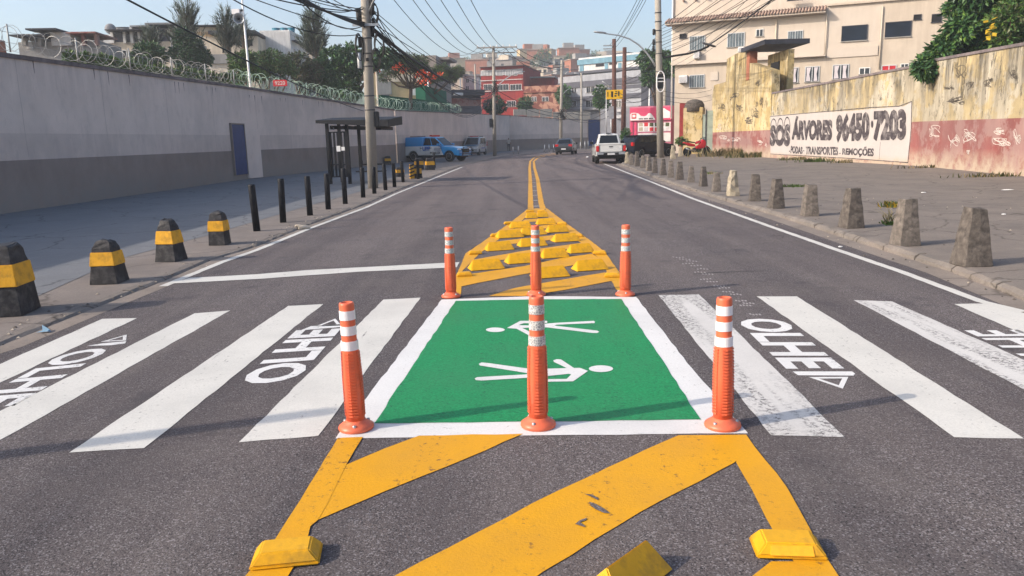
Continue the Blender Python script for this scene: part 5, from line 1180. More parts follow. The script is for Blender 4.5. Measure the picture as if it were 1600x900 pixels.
tree('bush', 'small plant behind the black hatchback bonnet at the pillar foot', 'bush', gb(1064, 60), cl(60, [(1063, 220, 6), (1069, 222, 5)]), ['leaf_bright', 'leaf_mid'], 400, .2, .04, 57)
# distant tree clumps on the skyline
rr = random.Random(77)
tp = None
for i in range(26):
    Y = rr.uniform(230, 400); x = rr.uniform(-.13, .12)*Y; z = hz_(x, Y)
    if tp is None:
        tp = tree('hillside_tree', 'x', 'tree', (0, 0, 0), [(0, 0, 5, 2.6), (1.6, .5, 4.4, 2.0), (-1.5, 0, 4.2, 2.0), (.3, -.5, 6.6, 1.6)], ['leaf_dark', 'leaf_mid'], 700, .8, .25, 60); o = tp
    else:
        o = tp.copy(); C.objects.link(o)
        for ch in tp.children: c = ch.copy(); C.objects.link(c); c.parent = o
    o.location = (x, Y, z); o.rotation_euler.z = rr.uniform(0, 6); s_ = rr.uniform(.7, 1.4); o.scale = (s_, s_, s_); tag(o, 'dark green tree between the stacked houses on the far hillside', 'tree', 'trees on the far hillside')
# grass tufts and weeds
def tuft(P, w_, h_, n, mats, lab, seed, cat='weeds', name='weeds'):
    rr = random.Random(seed); mb = MB()
    for _ in range(n):
        p = Vector((rr.gauss(0, w_*.4), rr.gauss(0, .12), 0)); d = Vector((rr.uniform(-.5, .5), rr.uniform(-.5, .5), 1)).normalized()*h_*rr.uniform(.4, 1); s_ = Vector((.012, .004, 0))*(1+P[1]/40)
        mid_ = p+d*.6+Vector((rr.uniform(-.04, .04), 0, 0)); e = p+d+Vector((d.x*.5, d.y*.5, -.05*h_)); mb.add([p-s_, p+s_, mid_+s_*.7, mid_-s_*.7, e], [(0, 1, 2, 3), (3, 2, 4)], rr.choice(mats))
    tag(mb.build(name, loc=P), lab, cat, kind='stuff')
P_ = lambda x, y: G(x, y, RS)
tuft(P_(1140, 244), 2.4, .75, 420, ['dry_grass', 'dry_grass', 'leaf_olive'], 'dry straw coloured grass at the foot of the ruined gatehouse', 1)
tuft(P_(1172, 246), 1.6, .5, 260, ['dry_grass', 'leaf_grass'], 'short dry grass just left of the painted advertisement', 2)
tuft(P_(1243, 250), 1.0, .26, 120, ['leaf_grass', 'dry_grass'], 'small green weeds under the word SOS on the wall', 3)
tuft(P_(1276, 253), 1.1, .32, 140, ['leaf_grass', 'leaf_bright'], 'green weeds under the lower lettering of the advertisement', 4)
tuft(P_(1320, 254.5), .8, .25, 70, ['leaf_olive', 'dry_grass'], 'sparse weeds under the right half of the advertisement', 5)
tuft(P_(1395, 323), .30, .16, 110, ['leaf_bright', 'leaf_grass', 'leaf_yellow'], 'low yellow green weed between the second and third nearest right bollards', 6)
tuft(P_(1391, 350), .12, .38, 16, ['leaf_olive', 'dry_grass'], 'tall thin weed stalk beside the second nearest right bollard', 7)
tuft(P_(1392, 351), .16, .10, 60, ['leaf_bright'], 'small green weed rosette at the kerb side of the second nearest right bollard', 8)
tuft(P_(1560, 276), 1.8, .22, 130, ['leaf_grass', 'dry_grass'], 'scattered weeds at the foot of the red part of the wall', 9)
tuft(P_(1460, 262), 1.6, .20, 90, ['leaf_olive', 'dry_grass'], 'dark weeds at the wall foot right of the advertisement', 10)
tuft(P_(1240, 292), .5, .12, 70, ['leaf_bright', 'leaf_grass'], 'flat weeds on the pavement behind the fifth nearest right bollard', 11)
tuft(P_(1110, 272), .4, .15, 60, ['leaf_bright', 'dry_grass'], 'weeds behind the short right bollards', 12)
# ================================================================== POLES
def pole(name, lab, base, top_px, r0, r1, m, H=None, z0=0, n=16):
    P = G(*base, z0); T = at(top_px[0], top_px[1], P.y); V = T-P
    if H: V = V*(H/V.z)
    r = empty(name, P); b = MB(); b.tube([(0, 0, -.05), V*.5, V], [r0, (r0+r1)/2, r1], m, n); b.build('shaft', r); tag(r, lab, 'utility pole'); return r, P, V
# left concrete pole
r, PL, VL = pole('utility_pole', 'thick leaning concrete pole with cable clusters behind the black posts on the left', (583, 294), (571, 0), .185, .15, 'concrete_pole', 10.5, LS, 18)
def onpole(P, V, px, py): z = zat(P+V*.4, px, py); return V*((z-P.z)/V.z)
for (y, ln, o, rr_) in ((26, .55, -.24, .09), (48, .42, .20, .07), (12, .5, .22, .08), (66, .35, -.22, .08), (36, .3, .24, .06)):
    c = onpole(PL, VL, 574, y); b = MB(); b.tube([c+Vector((o, -.05, -ln/2)), c+Vector((o*1.05, -.05, ln/2))], rr_, 'cable_black', 8); b.build('splice_box', r)
for k, (y, o, R1, R2) in enumerate(((72, -.28, .12, .42), (70, .42, .16, .38), (20, .3, .12, .3), (90, .30, .14, .30))):
    c = onpole(PL, VL, 574, y); b = MB()
    for q in range(3): b.tube([c+Vector((o+R1*math.cos(a*PI/10)+q*.02, -.12-q*.03, R2*math.sin(a*PI/10)-q*.04)) for a in range(21)], .018, 'cable_black', 5, caps=False)
    b.build('cable_loop', r)
c = onpole(PL, VL, 563, 95); b = MB(); b.lathe([(.07, -.28), (.085, -.25), (.085, .22), (.06, .27)], 'galvanised', 14, tuple(c+Vector((-.27, -.1, 0)))); b.build('transformer_can', r)
c = onpole(PL, VL, 577, 40)
b = MB(); b.box(c.x-.45, c.x+.45, c.y-.22, c.y-.16, c.z-.04, c.z+.04, 'galvanised'); b.box(c.x-.05, c.x+.05, c.y-.24, c.y+.2, c.z-1.2, c.z-1.1, 'cable_black'); b.build('bracket', r)
b = MB(); b.tube([c+Vector((.1, -.1, .4)), c+Vector((.5, -.2, 1.1)), c+Vector((1.2, -.4, 2.2))], .035, 'galvanised', 8); b.build('lamp_arm', r)
c = onpole(PL, VL, 589, 186); b = MB(); b.box(.20, .36, -.12, .12, c.z-.26, c.z+.26, 'post_black'); o = b.build('signal_box', r, bevel=.02)
for y in (60, 84, 104, 150, 172):
    c = onpole(PL, VL, 576, y); b = MB(); b.lathe([(.176, -.02), (.184, -.02), (.184, .02), (.176, .02)], 'cable_grey', 18, tuple(c)); b.build('strap', r)
# right concrete pole with long lamp arm
r, PR, VR = pole('utility_pole', 'thick concrete pole with long curved lamp arm and oval sign among the right bollards', (1032, 246.5), (1028, 0), .235, .20, 'concrete_pole', 13, RS, 18)
def off(P, px, py, Y=None): return at(px, py, Y or P.y)-P
b = MB(); P0 = PR; pts_ = [(1024, 104), (1019, 94), (1010, 82), (998, 70), (984, 61), (968, 55.5), (950, 53), (944, 52)]
b.tube([off(PR, *p) for p in pts_], [.07, .065, .06, .055, .05, .045, .04, .04], 'galvanised', 8); b.build('lamp_arm', r)
q = off(PR, 937, 50.5); b = MB(); b.lathe([(.03, -.42), (.12, -.35), (.16, 0), (.13, .35), (.05, .45)], 'galvanised', 12, (0, 0, 0), 'x'); o = b.build('lamp_head', r, loc=q); o.scale = (1, 1, .45); o.rotation_euler.y = .12
b = MB(); c = off(PR, 1031, 128)+Vector((0, -.30, 0))
for k in (1.0, ): b.tube([c+Vector((.26*math.cos(a*PI/10), 0, .50*math.sin(a*PI/10)+(.18 if 0 < a < 10 else -.18 if a > 10 and a < 20 else 0))) for a in range(21)], .04, 'sign_white', 6, caps=False)
b.box(c.x-.22, c.x+.22, c.y, c.y+.05, c.z-.02, c.z+.04, 'sign_white'); b.box(c.x-.2, c.x+.2, c.y, c.y+.06, c.z+.2, c.z+.25, 'sign_white'); b.build('oval_frame', r)
b = MB(); b.box(c.x-.2, c.x+.2, c.y+.07, c.y+.09, c.z-.45, c.z+.5, 'cable_black'); b.build('sign_face', r)
b = MB(); b.tube([off(PR, *p) for p in ((1036, 90), (1055, 87), (1075, 84), (1095, 78), (1108, 72))], .07, 'cable_black', 7); b.build('rear_lamp_arm', r)
q = off(PR, 1108, 70); b = MB(); b.lathe([(.03, -.5), (.13, -.4), (.17, 0), (.12, .4), (.04, .5)], 'cable_grey', 12, (0, 0, 0), 'x'); o = b.build('lamp_head', r, loc=q); o.rotation_euler.y = .3; o.scale = (1, 1, .5)
for y in (20, 34, 48, 66, 84, 112):
    z = off(PR, 1030, y).z; b = MB(); c = VR*(z/VR.z); b.lathe([(.21, -.03), (.235, -.03), (.235, .03), (.21, .03)], 'cable_grey', 18, tuple(c)); b.build('strap', r)
for y, o in ((66, -.34), (76, -.36), (50, -.32)):
    z = off(PR, 1030, y).z; b = MB(); b.lathe([(.05, -.2), (.09, -.15), (.09, .15), (.05, .2)], 'cable_black', 10, (o+VR.x*z/VR.z, -.05, z)); b.build('insulator', r)
# middle pole with crossarm
r, PM, VM = pole('utility_pole', 'tall concrete pole with wide crossarm beside the far van', (773, 243.5), (771, 72), .19, .13, 'concrete_pole', None, LS)
P = PM; c = VM*.985; w1, w2 = off(P, 745, 76).x, off(P, 808, 74).x
b = MB(); b.box(w1, w2, -.25, -.13, c.z-.06, c.z+.06, 'concrete'); b.build('crossarm', r); b = MB(); b.box(w1+.2, w2-.2, .15, .25, c.z-.5, c.z-.4, 'concrete'); b.build('crossarm', r)
for k in range(7):
    x = w1+.1+(w2-w1-.2)*k/6; b = MB(); b.lathe([(.03, .06), (.06, .1), (.04, .16), (.06, .2), (.02, .26)], 'sign_white', 8, (x, -.19, c.z)); b.build('insulator', r)
b = MB(); b.tube([(0, -.19, c.z-1.6), (w1*.55, -.19, c.z-.06)], .03, 'galvanised', 5); b.tube([(0, -.19, c.z-1.6), (w2*.6, -.19, c.z-.06)], .03, 'galvanised', 5); b.build('brace', r)
b = MB(); b.tube([off(P, *p) for p in ((776, 138), (781, 131), (789, 124), (800, 117), (812, 113), (820, 111.5))], .05, 'galvanised', 6); b.build('lamp_arm', r)
b = MB(); q = off(P, 773, 137)
for s_ in range(7): b.tube([q+Vector((rr.uniform(-.4, .4), -.2, rr.uniform(-.7, .7)))for _ in range(5)], .03, 'cable_black', 5)
b.build('cable_cluster', r)
q = off(P, 768, 192); b = MB(); b.box(q.x-.2, q.x+.1, -.2, .1, q.z-.45, q.z+.4, 'post_black'); b.build('junction_box', r, bevel=.03)
def farpole(lab, base, top_, r0, m, Y=None, extra=None, z0=LS):
    P = G(*base, z0) if Y is None else Vector((at(base[0], base[1], Y).x, Y, z0)); T = at(top_[0], top_[1], P.y); V = T-P
    r = empty('utility_pole', P); b = MB(); b.tube([(0, 0, 0), V], [r0, r0*.75], m, 10); b.build('shaft', r); tag(r, lab, 'utility pole'); return r, P, V
r, P2, V2 = farpole('slim concrete pole with small crossarm and tangled cables behind the dark sedan', (876, 232), (878, 94), .22, 'concrete_pole', 98)
c = V2*.93; b = MB(); b.box(c.x-.9, c.x+.9, -.1, .1, c.z, c.z+.1, 'concrete'); b.build('crossarm', r)
b = MB(); q = off(P2, 877, 179)
for s_ in range(8): b.tube([q+Vector((rr.uniform(-.7, .7), -.3, rr.uniform(-.7, .7)))for _ in range(5)], .04, 'cable_black', 5)
b.build('cable_cluster', r)
b = MB(); b.tube([off(P2, *p) for p in ((878, 150), (883, 143), (890, 138))], .05, 'galvanised', 6); b.tube([off(P2, *p) for p in ((880, 118), (887, 112), (893, 108))], .05, 'galvanised', 6); b.build('lamp_arm', r)
r, P3, V3 = farpole('rusty brown steel pole behind the white pickup, left of a pair', (959.5, 230), (959.5, 61), .24, 'rust_metal', 74)
for yy in (71, 76): c = off(P3, 959, yy); b = MB(); b.box(-1.0, .15, -.08, .08, c.z-.05, c.z+.05, 'galvanised'); b.build('crossarm', r)
b = MB(); b.tube([off(P3, *p) for p in ((959, 141), (952, 134), (946, 130), (941, 127))], .05, 'galvanised', 6); b.build('lamp_arm', r)
r, P4, V4 = farpole('rusty brown steel pole left of the pink shop, right of a pair', (973.5, 230), (976, 74), .24, 'rust_metal', 72)
r, P5, V5 = farpole('slim pale concrete pole before the long grey building', (908.5, 200), (908.5, 114), .18, 'concrete_pole', 112)
b = MB(); b.tube([off(P5, *p) for p in ((908, 120), (903, 115), (897, 114))], .06, 'galvanised', 6); b.build('lamp_arm', r)
farpole('thin pole with red mark between the rusty poles and the right concrete pole', (1013, 205), (1016, 115), .14, 'galvanised', 90)
farpole('pale pole right behind the right concrete pole', (1039, 205), (1039, 127), .22, 'concrete_pole', 92)
farpole('slender pole behind the wall left of the red building', (743, 175), (742, 100), .16, 'concrete_pole', 125)
farpole('short pale pole behind the wall next to the dark lean-to shed', (719, 175), (719, 122), .10, 'galvanised', 115)
# thin white pole at flame tree, street lamp pole, and horn speaker pole
farpole('thin white lamp post behind the wall in front of the flame trees', (671, 175), (668, 112), .09, 'white_frame', 82)
farpole('short cream post behind the wall right of the left concrete pole', (589, 160), (588, 112), .10, 'cream_house', 61)
P = WB.lerp(WA, .02)+Vector((-.9, 1.0, 0)); P = Vector((at(391, 130, 42).x, 42, LS))
r = empty('siren_pole', P); T = off(P, 377, -14); B_ = off(P, 391, 135)
b = MB(); b.tube([Vector((B_.x+.1, 0, 0)), B_, T], [.07, .06, .045], 'white_frame', 10); b.build('shaft', r); tag(r, 'tall thin white pole with grey horn loudspeaker behind the long left wall', 'siren pole')
q = off(P, 373.5, 30); b = MB(); b.lathe([(.05, .30), (.07, .10), (.12, -.02), (.20, -.16), (.27, -.26), (.285, -.27), (.25, -.255), (.16, -.12), (.06, .02)], 'galvanised', 22, (0, 0, 0), 'y'); o = b.build('horn', r, loc=q); o.rotation_euler.z = .25
b = MB(); b.lathe([(.07, -.12), (.05, -.05)], 'post_black', 14, (0, 0, 0), 'y'); o = b.build('horn_throat', r, loc=q); o.rotation_euler.z = .25
q = off(P, 370, 19); b = MB(); b.box(-.22, .20, -.15, .2, -.12, .14, 'sign_white'); b.build('speaker_box', r, bevel=.02, loc=q)
q = off(P, 378, 16); b = MB(); b.lathe([(.06, -.06), (.09, 0), (.05, .06)], 'cable_grey', 10); b.build('amber_lamp', r, loc=q)
# unseen post left of the frame, placed to cast the shadow over the crossing
mb = MB(); mb.tube([(0, 0, 0), (.0, 0, 3.1)], [.085, .075], 'galvanised', 10)
o = mb.build('sign_post', loc=(-6.6, 2.84, LS)); tag(o, 'unseen plain grey post left of the view, placed for its shadow across the crossing', 'post')
# red sign on the razor wire, yellow and grey street signs
def board(name, lab, x0, y0, x1, y1, Y, m, post=None, txt=None, tm_=None, cat='sign', rz=0):
    A = at(x0, y1, Y); B = at(x1, y0, Y); r = empty(name, Vector((A.x, Y, A.z)), rz); w_, h_ = B.x-A.x, B.z-A.z
    b = MB(); b.box(0, w_, 0, .03, 0, h_, m); b.build('panel', r)
    if txt: b = MB(); text_on(b, txt, [(w_*.14, -.006, h_*.2), (w_*.86, -.006, h_*.2), (w_*.86, -.006, h_*.8), (w_*.14, -.006, h_*.8)], tm_, .01); b.build('lettering', r)
    if post is not None: b = MB(); b.tube([(post*w_, .06, -A.z), (post*w_, .06, h_)], .05, 'galvanised', 8); b.build('sign_post', r)
    tag(r, lab, cat); return r
board('warning_sign', 'small red board hung on the razor wire', 427, 124.5, 448, 135, 40.5, 'sign_red', None, '9220', 'text_pale')
r = board('street_sign', 'yellow rectangular street sign with black figures behind the white pickup', 947, 140, 973, 155, 70, 'sign_yellow', .02)
b = MB(); w_ = at(973, 140, 70).x-at(947, 140, 70).x; h_ = at(947, 140, 70).z-at(947, 155, 70).z
for (a, c_, d_, e_) in ((.08, .25, .13, .75), (.30, .2, .42, .8), (.50, .25, .62, .4), (.52, .5, .68, .62), (.72, .3, .80, .8), (.56, .7, .66, .82)): b.box(w_*a, w_*d_, -.01, -.004, h_*c_, h_*e_, 'text_black')
b.build('figures', r)
board('street_sign', 'narrow grey notice board between the yellow sign and the rusty pole', 951, 166, 959, 185.5, 70.5, 'sign_grey', .5)
# ================================================================== BUS SHELTER
PS = G(517, 288, LS); r = empty('bus_shelter', PS, -.10); tag(r, 'dark metal bus shelter with slatted end panel and flat roof on the left pavement', 'bus shelter')
hS = 2.42; w_ = 1.0
def sp(x, y, Y=PS.y): 
    v = at(x, y, Y)-PS; return Matrix.Rotation(.10, 3, 'Z') @ v
def bar(n_, *a, m='black_metal', bev=.008): b = MB(); b.box(*a, m); return b.build(n_, r, bevel=bev)
for (x, y) in ((0, 0), (.82, -.05), (.86, 1.45), (.02, 1.45)): bar('post', x-.06, x+.06, y-.06, y+.06, 0, hS)
for k in range(5): x = .12+k*.145; bar('slat', x-.042, x+.042, -.012, .012, .32, hS-.35)
for z in (.30, .78, hS-.36): bar('rail', .04, .74, -.022, .022, z-.025, z+.025)
for z in (.72, hS-.25): bar('rail', .80, 2.1, 1.42, 1.47, z-.03, z+.03)
for k in range(2): x = .9; bar('slat', x+k*.22, x+k*.22+.05, 1.43, 1.46, .72, .9)
b = MB(); zz = hS; b.add([(-.35, -.3, zz-.0), (2.65, -.5, zz-.22), (2.65, 1.8, zz-.10), (-.35, 1.8, zz+.06), (-.35, -.3, zz+.12), (2.65, -.5, zz+.06), (2.65, 1.8, zz+.24), (-.35, 1.8, zz+.26)], [(3, 2, 1, 0), (4, 5, 6, 7), (0, 1, 5, 4), (1, 2, 6, 5), (2, 3, 7, 6), (3, 0, 4, 7)], 'black_metal'); b.build('roof', r, bevel=.01)
for k in range(5): x = .2+k*.5; bar('roof_rib', x, x+.05, -.25, 1.75, hS-.24-.04*k*.5, hS-.10-.04*k*.5)
b = MB(); b.box(.78, 2.0, .9, 1.3, .42, .47, 'black_metal'); b.build('bench', r, bevel=.01); bar('bench_leg', 1.9, 1.95, 1.05, 1.1, 0, .42)
b = MB(); b.box(.34, .50, -.022, -.016, 1.30, 1.52, 'paper'); b.build('notice', r); b = MB(); b.box(.54, .68, -.022, -.016, 1.33, 1.48, 'paper'); b.build('notice', r); b = MB(); b.box(.10, .30, -.022, -.016, 2.14, 2.25, 'sign_grey'); b.build('notice', r)
# ================================================================== CABLES
def cable(p0, Y0, p1, Y1, sag, rad, m, lab, grp, n=16, name='overhead_cable'):
    A = at(*p0, Y0); B = at(*p1, Y1); mb = MB(); O = A.copy(); mb.tube([A.lerp(B, k/n)-Vector((0, 0, 4*sag*(k/n)*(1-k/n)))-O for k in range(n+1)], rad, m, 5)
    o = mb.build(name, loc=O); tag(o, lab, 'cable', grp)
g1 = 'thin cables fanning from the left concrete pole towards the upper left'
YP = PL.y
for (xa, ya, xb, yb) in ((250, -60, 566, 50), (290, -62, 568, 20), (330, -60, 566, 34), (350, -50, 568, 15), (300, -40, 560, 54), (390, -55, 567, 10), (410, -42, 570, 28), (430, -42, 568, 40), (360, -20, 562, 17), (455, -50, 570, 12), (470, -34, 566, 22)):
    cable((xa, ya), 17, (xb, yb), YP, R_.uniform(.05, .5), R_.uniform(.012, .019), 'cable_black', 'thin black cable fanning from the left concrete pole to the upper left', g1)
for k in range(3): cable((370+k*16, -48), 18, (571, 36+k*3), YP, .15, .032, 'cable_black', 'thick black cable running into the left concrete pole from the upper left', 'thick cables at the left concrete pole')
cable((150, -26), 15, (585, 178), 60, .3, .022, 'cable_black', 'single dark cable sloping down across the left trees from the top edge', None)
YM = PM.y
g2 = 'cables from the left concrete pole down to the crossarm pole'
for (y0, y1, sg, rd_) in ((40, 142, .9, .030), (44, 146, 1.3, .035), (30, 138, 1.8, .018), (20, 135, 2.6, .018), (14, 132, 1.6, .016), (8, 130, 3.4, .018), (25, 140, 3.0, .016), (34, 140, .3, .016), (50, 148, 2.2, .02), (12, 128, .8, .014), (55, 143, 1.0, .014)):
    cable((579, y0), YP, (772, y1), YM, sg, rd_, 'cable_black', 'dark cable sagging from the left concrete pole to the crossarm pole', g2, 24)
cable((576, 42), YP, (700, 128), 45, .1, .05, 'cable_black', 'thickest black cable bundle sloping right from the left concrete pole', None)
g3 = 'power lines from the top edge to the crossarm'
for k, (x0, sg) in enumerate(((585, 1.6), (618, 1.5), (638, 1.4), (665, 1.3), (692, 1.2), (716, 1.0))):
    cable((x0, -40), 30, (746+k*11, 74.5), YM, sg, .016, 'cable_black', 'thin power line sagging from the top edge to the crossarm pole', g3, 24)
g4 = 'lines between the crossarm pole and the poles behind the sedan'
for (x0, y0, x1, y1, Yb, sg) in ((806, 74, 878, 101, P2.y, .4), (800, 75, 878, 104, P2.y, .8), (790, 76, 878, 108, P2.y, 1.2), (778, 80, 905, 108, 110, .7), (775, 140, 877, 178, P2.y, .5), (775, 150, 877, 183, P2.y, .4)):
    cable((x0, y0), YM, (x1, y1), Yb, sg, .028, 'cable_black', 'dark line between the crossarm pole and the slim pole behind the sedan', g4)
g5 = 'lines from the top edge to the left rusty pole'
for k in range(4): cable((1010+k*5, -30), 40, (953+k*3, 70+(k % 2)*4), P3.y, .3, .016, 'cable_black', 'thin line dropping from the top edge to the left rusty pole', g5)
g6 = 'cables from the upper right across the cream building to the right concrete pole'
YR = PR.y
for k in range(10):
    cable((1140+k*17, -45), 36, (1034, 40+k*5.2), YR, .15+.09*(k % 3), .013 if k % 3 else .018, 'cable_black', 'thin cable slanting across the cream building to the right concrete pole', g6)
cable((1262, -44), 38, (1108, 70), 55, .1, .045, 'cable_black', 'thick black cable slanting down to the rear lamp on the cream building', None)
for k in range(3): cable((1205+k*25, -40), 34, (1050, 96+k*8), 66, .4, .012, 'cable_black', 'thin cable slanting across the cream building to the right concrete pole', g6)
g7 = 'tangled cables around the rusty poles'
rr = random.Random(21)
for k in range(11):
    cable((1026, 58+k*9+rr.uniform(-3, 3)), YR, (960+rr.choice([0, 14]), 100+k*6+rr.uniform(-4, 4)), 73, rr.uniform(.2, 1.0), .018, 'cable_black', 'slack cable between the right concrete pole and the rusty poles', g7)
for k in range(8):
    cable((880, 148+k*4.5), P2.y, (959, 128+k*7), P3.y, rr.uniform(.3, 1.4), .022, 'cable_black', 'slack cable between the slim pole behind the sedan and the rusty poles', 'slack cables left of the rusty poles')
for k in range(3): cable((1035, 142+k*7), YR, (1112, 140+k*8), 63, .25, .012, 'cable_black', 'low thin cable between the right concrete pole and the gatehouse', 'low cables by the gate')
# ================================================================== VEHICLES (x forward, y left, z up, origin on the ground at mid length)
def wheel(r, x, y, R, wd_, rim='rim'):
    e = MB(); s = 1 if y > 0 else -1
    e.lathe([(R*.60, -wd_/2), (R*.90, -wd_/2), (R, -wd_*.32), (R, wd_*.32), (R*.90, wd_/2), (R*.60, wd_/2)], 'tyre', 24, (x, y-s*wd_/2, R), 'y'); t = e.build('tyre_tmp'); 
    t.name = 'wheel'; t.parent = r
    m = MB(); m.lathe([(R*.62, wd_/2+.004), (R*.60, wd_/2-.02), (R*.5, wd_/2-.05), (R*.1, wd_/2-.05)], 'plastic_black', 20, (0, 0, 0), 'y')
    for k in range(6):
        a = k*PI/3; d = Vector((math.cos(a), 0, math.sin(a))); q = Vector((-math.sin(a), 0, math.cos(a)))*R*.09
        m.add([d*R*.1-q+Vector((0, wd_/2-.02, 0)), d*R*.6-q+Vector((0, wd_/2-.005, 0)), d*R*.6+q+Vector((0, wd_/2-.005, 0)), d*R*.1+q+Vector((0, wd_/2-.02, 0)),
               d*R*.1-q+Vector((0, wd_/2-.05, 0)), d*R*.6-q+Vector((0, wd_/2-.05, 0)), d*R*.6+q+Vector((0, wd_/2-.05, 0)), d*R*.1+q+Vector((0, wd_/2-.05, 0))], [(0, 1, 2, 3), (4, 5, 6, 7), (0, 1, 5, 4), (2, 3, 7, 6), (1, 2, 6, 5)], rim)
    m.lathe([(R*.14, wd_/2-.01), (R*.1, wd_/2+.003)], rim, 10, (0, 0, 0), 'y'); m.lathe([(R*.64, wd_/2-.01), (R*.62, wd_/2+.006), (R*.57, wd_/2+.003), (R*.57, wd_/2-.02)], rim, 24, (0, 0, 0), 'y')
    o = m.build('rim', t, loc=(x, y-s*wd_/2, R)); o.rotation_euler.z = 0 if s > 0 else PI
def side_body(r, prof, W, m, wheels, R, name='body', bevel=.045, mfun=None, tumble=.05, zb=.5, zt=1.1, plan=.10, Lx=4.5):
    """profile polygon with wheel arches cut into its lower edge, extruded across the width"""
    zlow = prof[0][1]; bottom = []
    x0, x1 = prof[0][0], prof[-1][0]           # profile runs rear-bottom, over the top, to front-bottom
    pts = list(prof); 
    for cx in sorted(wheels, reverse=True):
        A = R*1.16; pts.append((cx+A, zlow)); 
        for k in range(9):
            a = PI*k/8; pts.append((cx+A*math.cos(a), R+A*math.sin(a)*.98 if k not in (0, 8) else zlow+.02))
        pts.append((cx-A, zlow))
    n = len(pts); ys = [-W/2, -W/2+.10, 0, W/2-.10, W/2]; vs = []
    for y in ys:
        for x, z in pts:
            k = 1-tumble*max(0, (z-zb)/(zt-zb))-plan*max(0, (abs(x)/(Lx/2)-.55)/.45)**2
            xx = x*(1-.012*(abs(y)/(W/2))**2) if abs(x) > Lx*.4 else x
            if abs(abs(y)-W/2) < 1e-6 and z > zt-.08: z -= .025
            vs.append((xx, y*k, z))
    b = MB(); fs = []
    for j in range(len(ys)-1):
        for i in range(n): fs.append((j*n+i, j*n+(i+1) % n, (j+1)*n+(i+1) % n, (j+1)*n+i))
    fs += [tuple(range(n-1, -1, -1)), tuple(range((len(ys)-1)*n, len(ys)*n))]
    b.add(vs, fs, m); o = b.build(name, r, tri=False)
    bm = bmesh.new(); bm.from_mesh(o.data); bmesh.ops.triangulate(bm, faces=[f for f in bm.faces if len(f.verts) > 4]); 
    bm.to_mesh(o.data); bm.free()
    if mfun:
        names = sorted(set(mfun(None)), key=str)
        for q in names:
            if q not in [mm.name for mm in o.data.materials]: o.data.materials.append(M[q])
        idx = {mm.name: i for i, mm in enumerate(o.data.materials)}
        for p in o.data.polygons: p.material_index = idx[mfun(p.center)]
    md = o.modifiers.new('soft', 'BEVEL'); md.width = bevel; md.segments = 3; md.limit_method = 'ANGLE'; md.angle_limit = .5
    for p in o.data.polygons: p.use_smooth = True
    return o
class Cabin:
    def __init__(s, r, xb0, xb1, xt0, xt1, zb, zt, wb, wt, m, name='cabin', roofm=None):
        s.r = r; s.B = [(xb0, -wb, zb), (xb1, -wb*.96, zb), (xb1, wb*.96, zb), (xb0, wb, zb)]; s.T = [(xt0, -wt, zt-.03), (xt1, -wt, zt-.03), (xt1, wt, zt-.03), (xt0, wt, zt-.03)]
        b = MB(); C1 = [(xt0+.12, -wt*.5, zt), (xt1-.2, -wt*.5, zt), (xt1-.2, wt*.5, zt), (xt0+.12, wt*.5, zt)]
        b.add(s.B+s.T+C1, [(3, 2, 1, 0), (0, 1, 5, 4), (1, 2, 6, 5), (2, 3, 7, 6), (3, 0, 4, 7), (4, 5, 9, 8), (5, 6, 10, 9), (6, 7, 11, 10), (7, 4, 8, 11), (8, 9, 10, 11)], m, True)
        o = b.build(name, r); md = o.modifiers.new('soft', 'BEVEL'); md.width = .06; md.segments = 3; md.limit_method = 'ANGLE'; md.angle_limit = .6; s.o = o
    def panel(s, face, s0, s1, t0, t1, m='car_glass', name='window', off=.008, sk0=0, sk1=0):
        i, j = {'R': (0, 1), 'F': (1, 2), 'L': (3, 2), 'B': (3, 0)}[face]
        P = [Vector(s.B[i]), Vector(s.B[j]), Vector(s.T[j]), Vector(s.T[i])]
        def q(a, t): return (P[0]*(1-a)+P[1]*a)*(1-t)+(P[3]*(1-a)+P[2]*a)*t
        n = (P[1]-P[0]).cross(P[3]-P[0]).normalized(); cen = (P[0]+P[1]+P[2]+P[3])/4
        if n.dot(cen-Vector((0, 0, cen.z))) < 0: n = -n
        v = [q(s0, t0), q(s1, t0), q(s1+sk1, t1), q(s0+sk0, t1)]
        b = MB(); b.add([p+n*off for p in v]+[p-n*.02 for p in v], [(0, 1, 2, 3), (0, 1, 5, 4), (1, 2, 6, 5), (2, 3, 7, 6), (3, 0, 4, 7)], m); return b.build(name, s.r)
def part(r, name, m, *boxes, bevel=.015):
    b = MB()
    for q in boxes: b.box(*q, m)
    return b.build(name, r, bevel=bevel)
def side_text(r, s, x0, x1, z0, z1, y, m):
    b = MB(); text_on(b, s, [(x1, -y, z0), (x0, -y, z0), (x0, -y, z1), (x1, -y, z1)] if False else [(x0, y, z0), (x1, y, z0), (x1, y, z1), (x0, y, z1)], m, .02); return b.build('lettering', r)
def place(r, x, y, hx, hy, z=0.0, s=1.0):
    r.location = (x, y, z); r.rotation_euler.z = math.atan2(hy, hx); r.scale = (s, s, s)
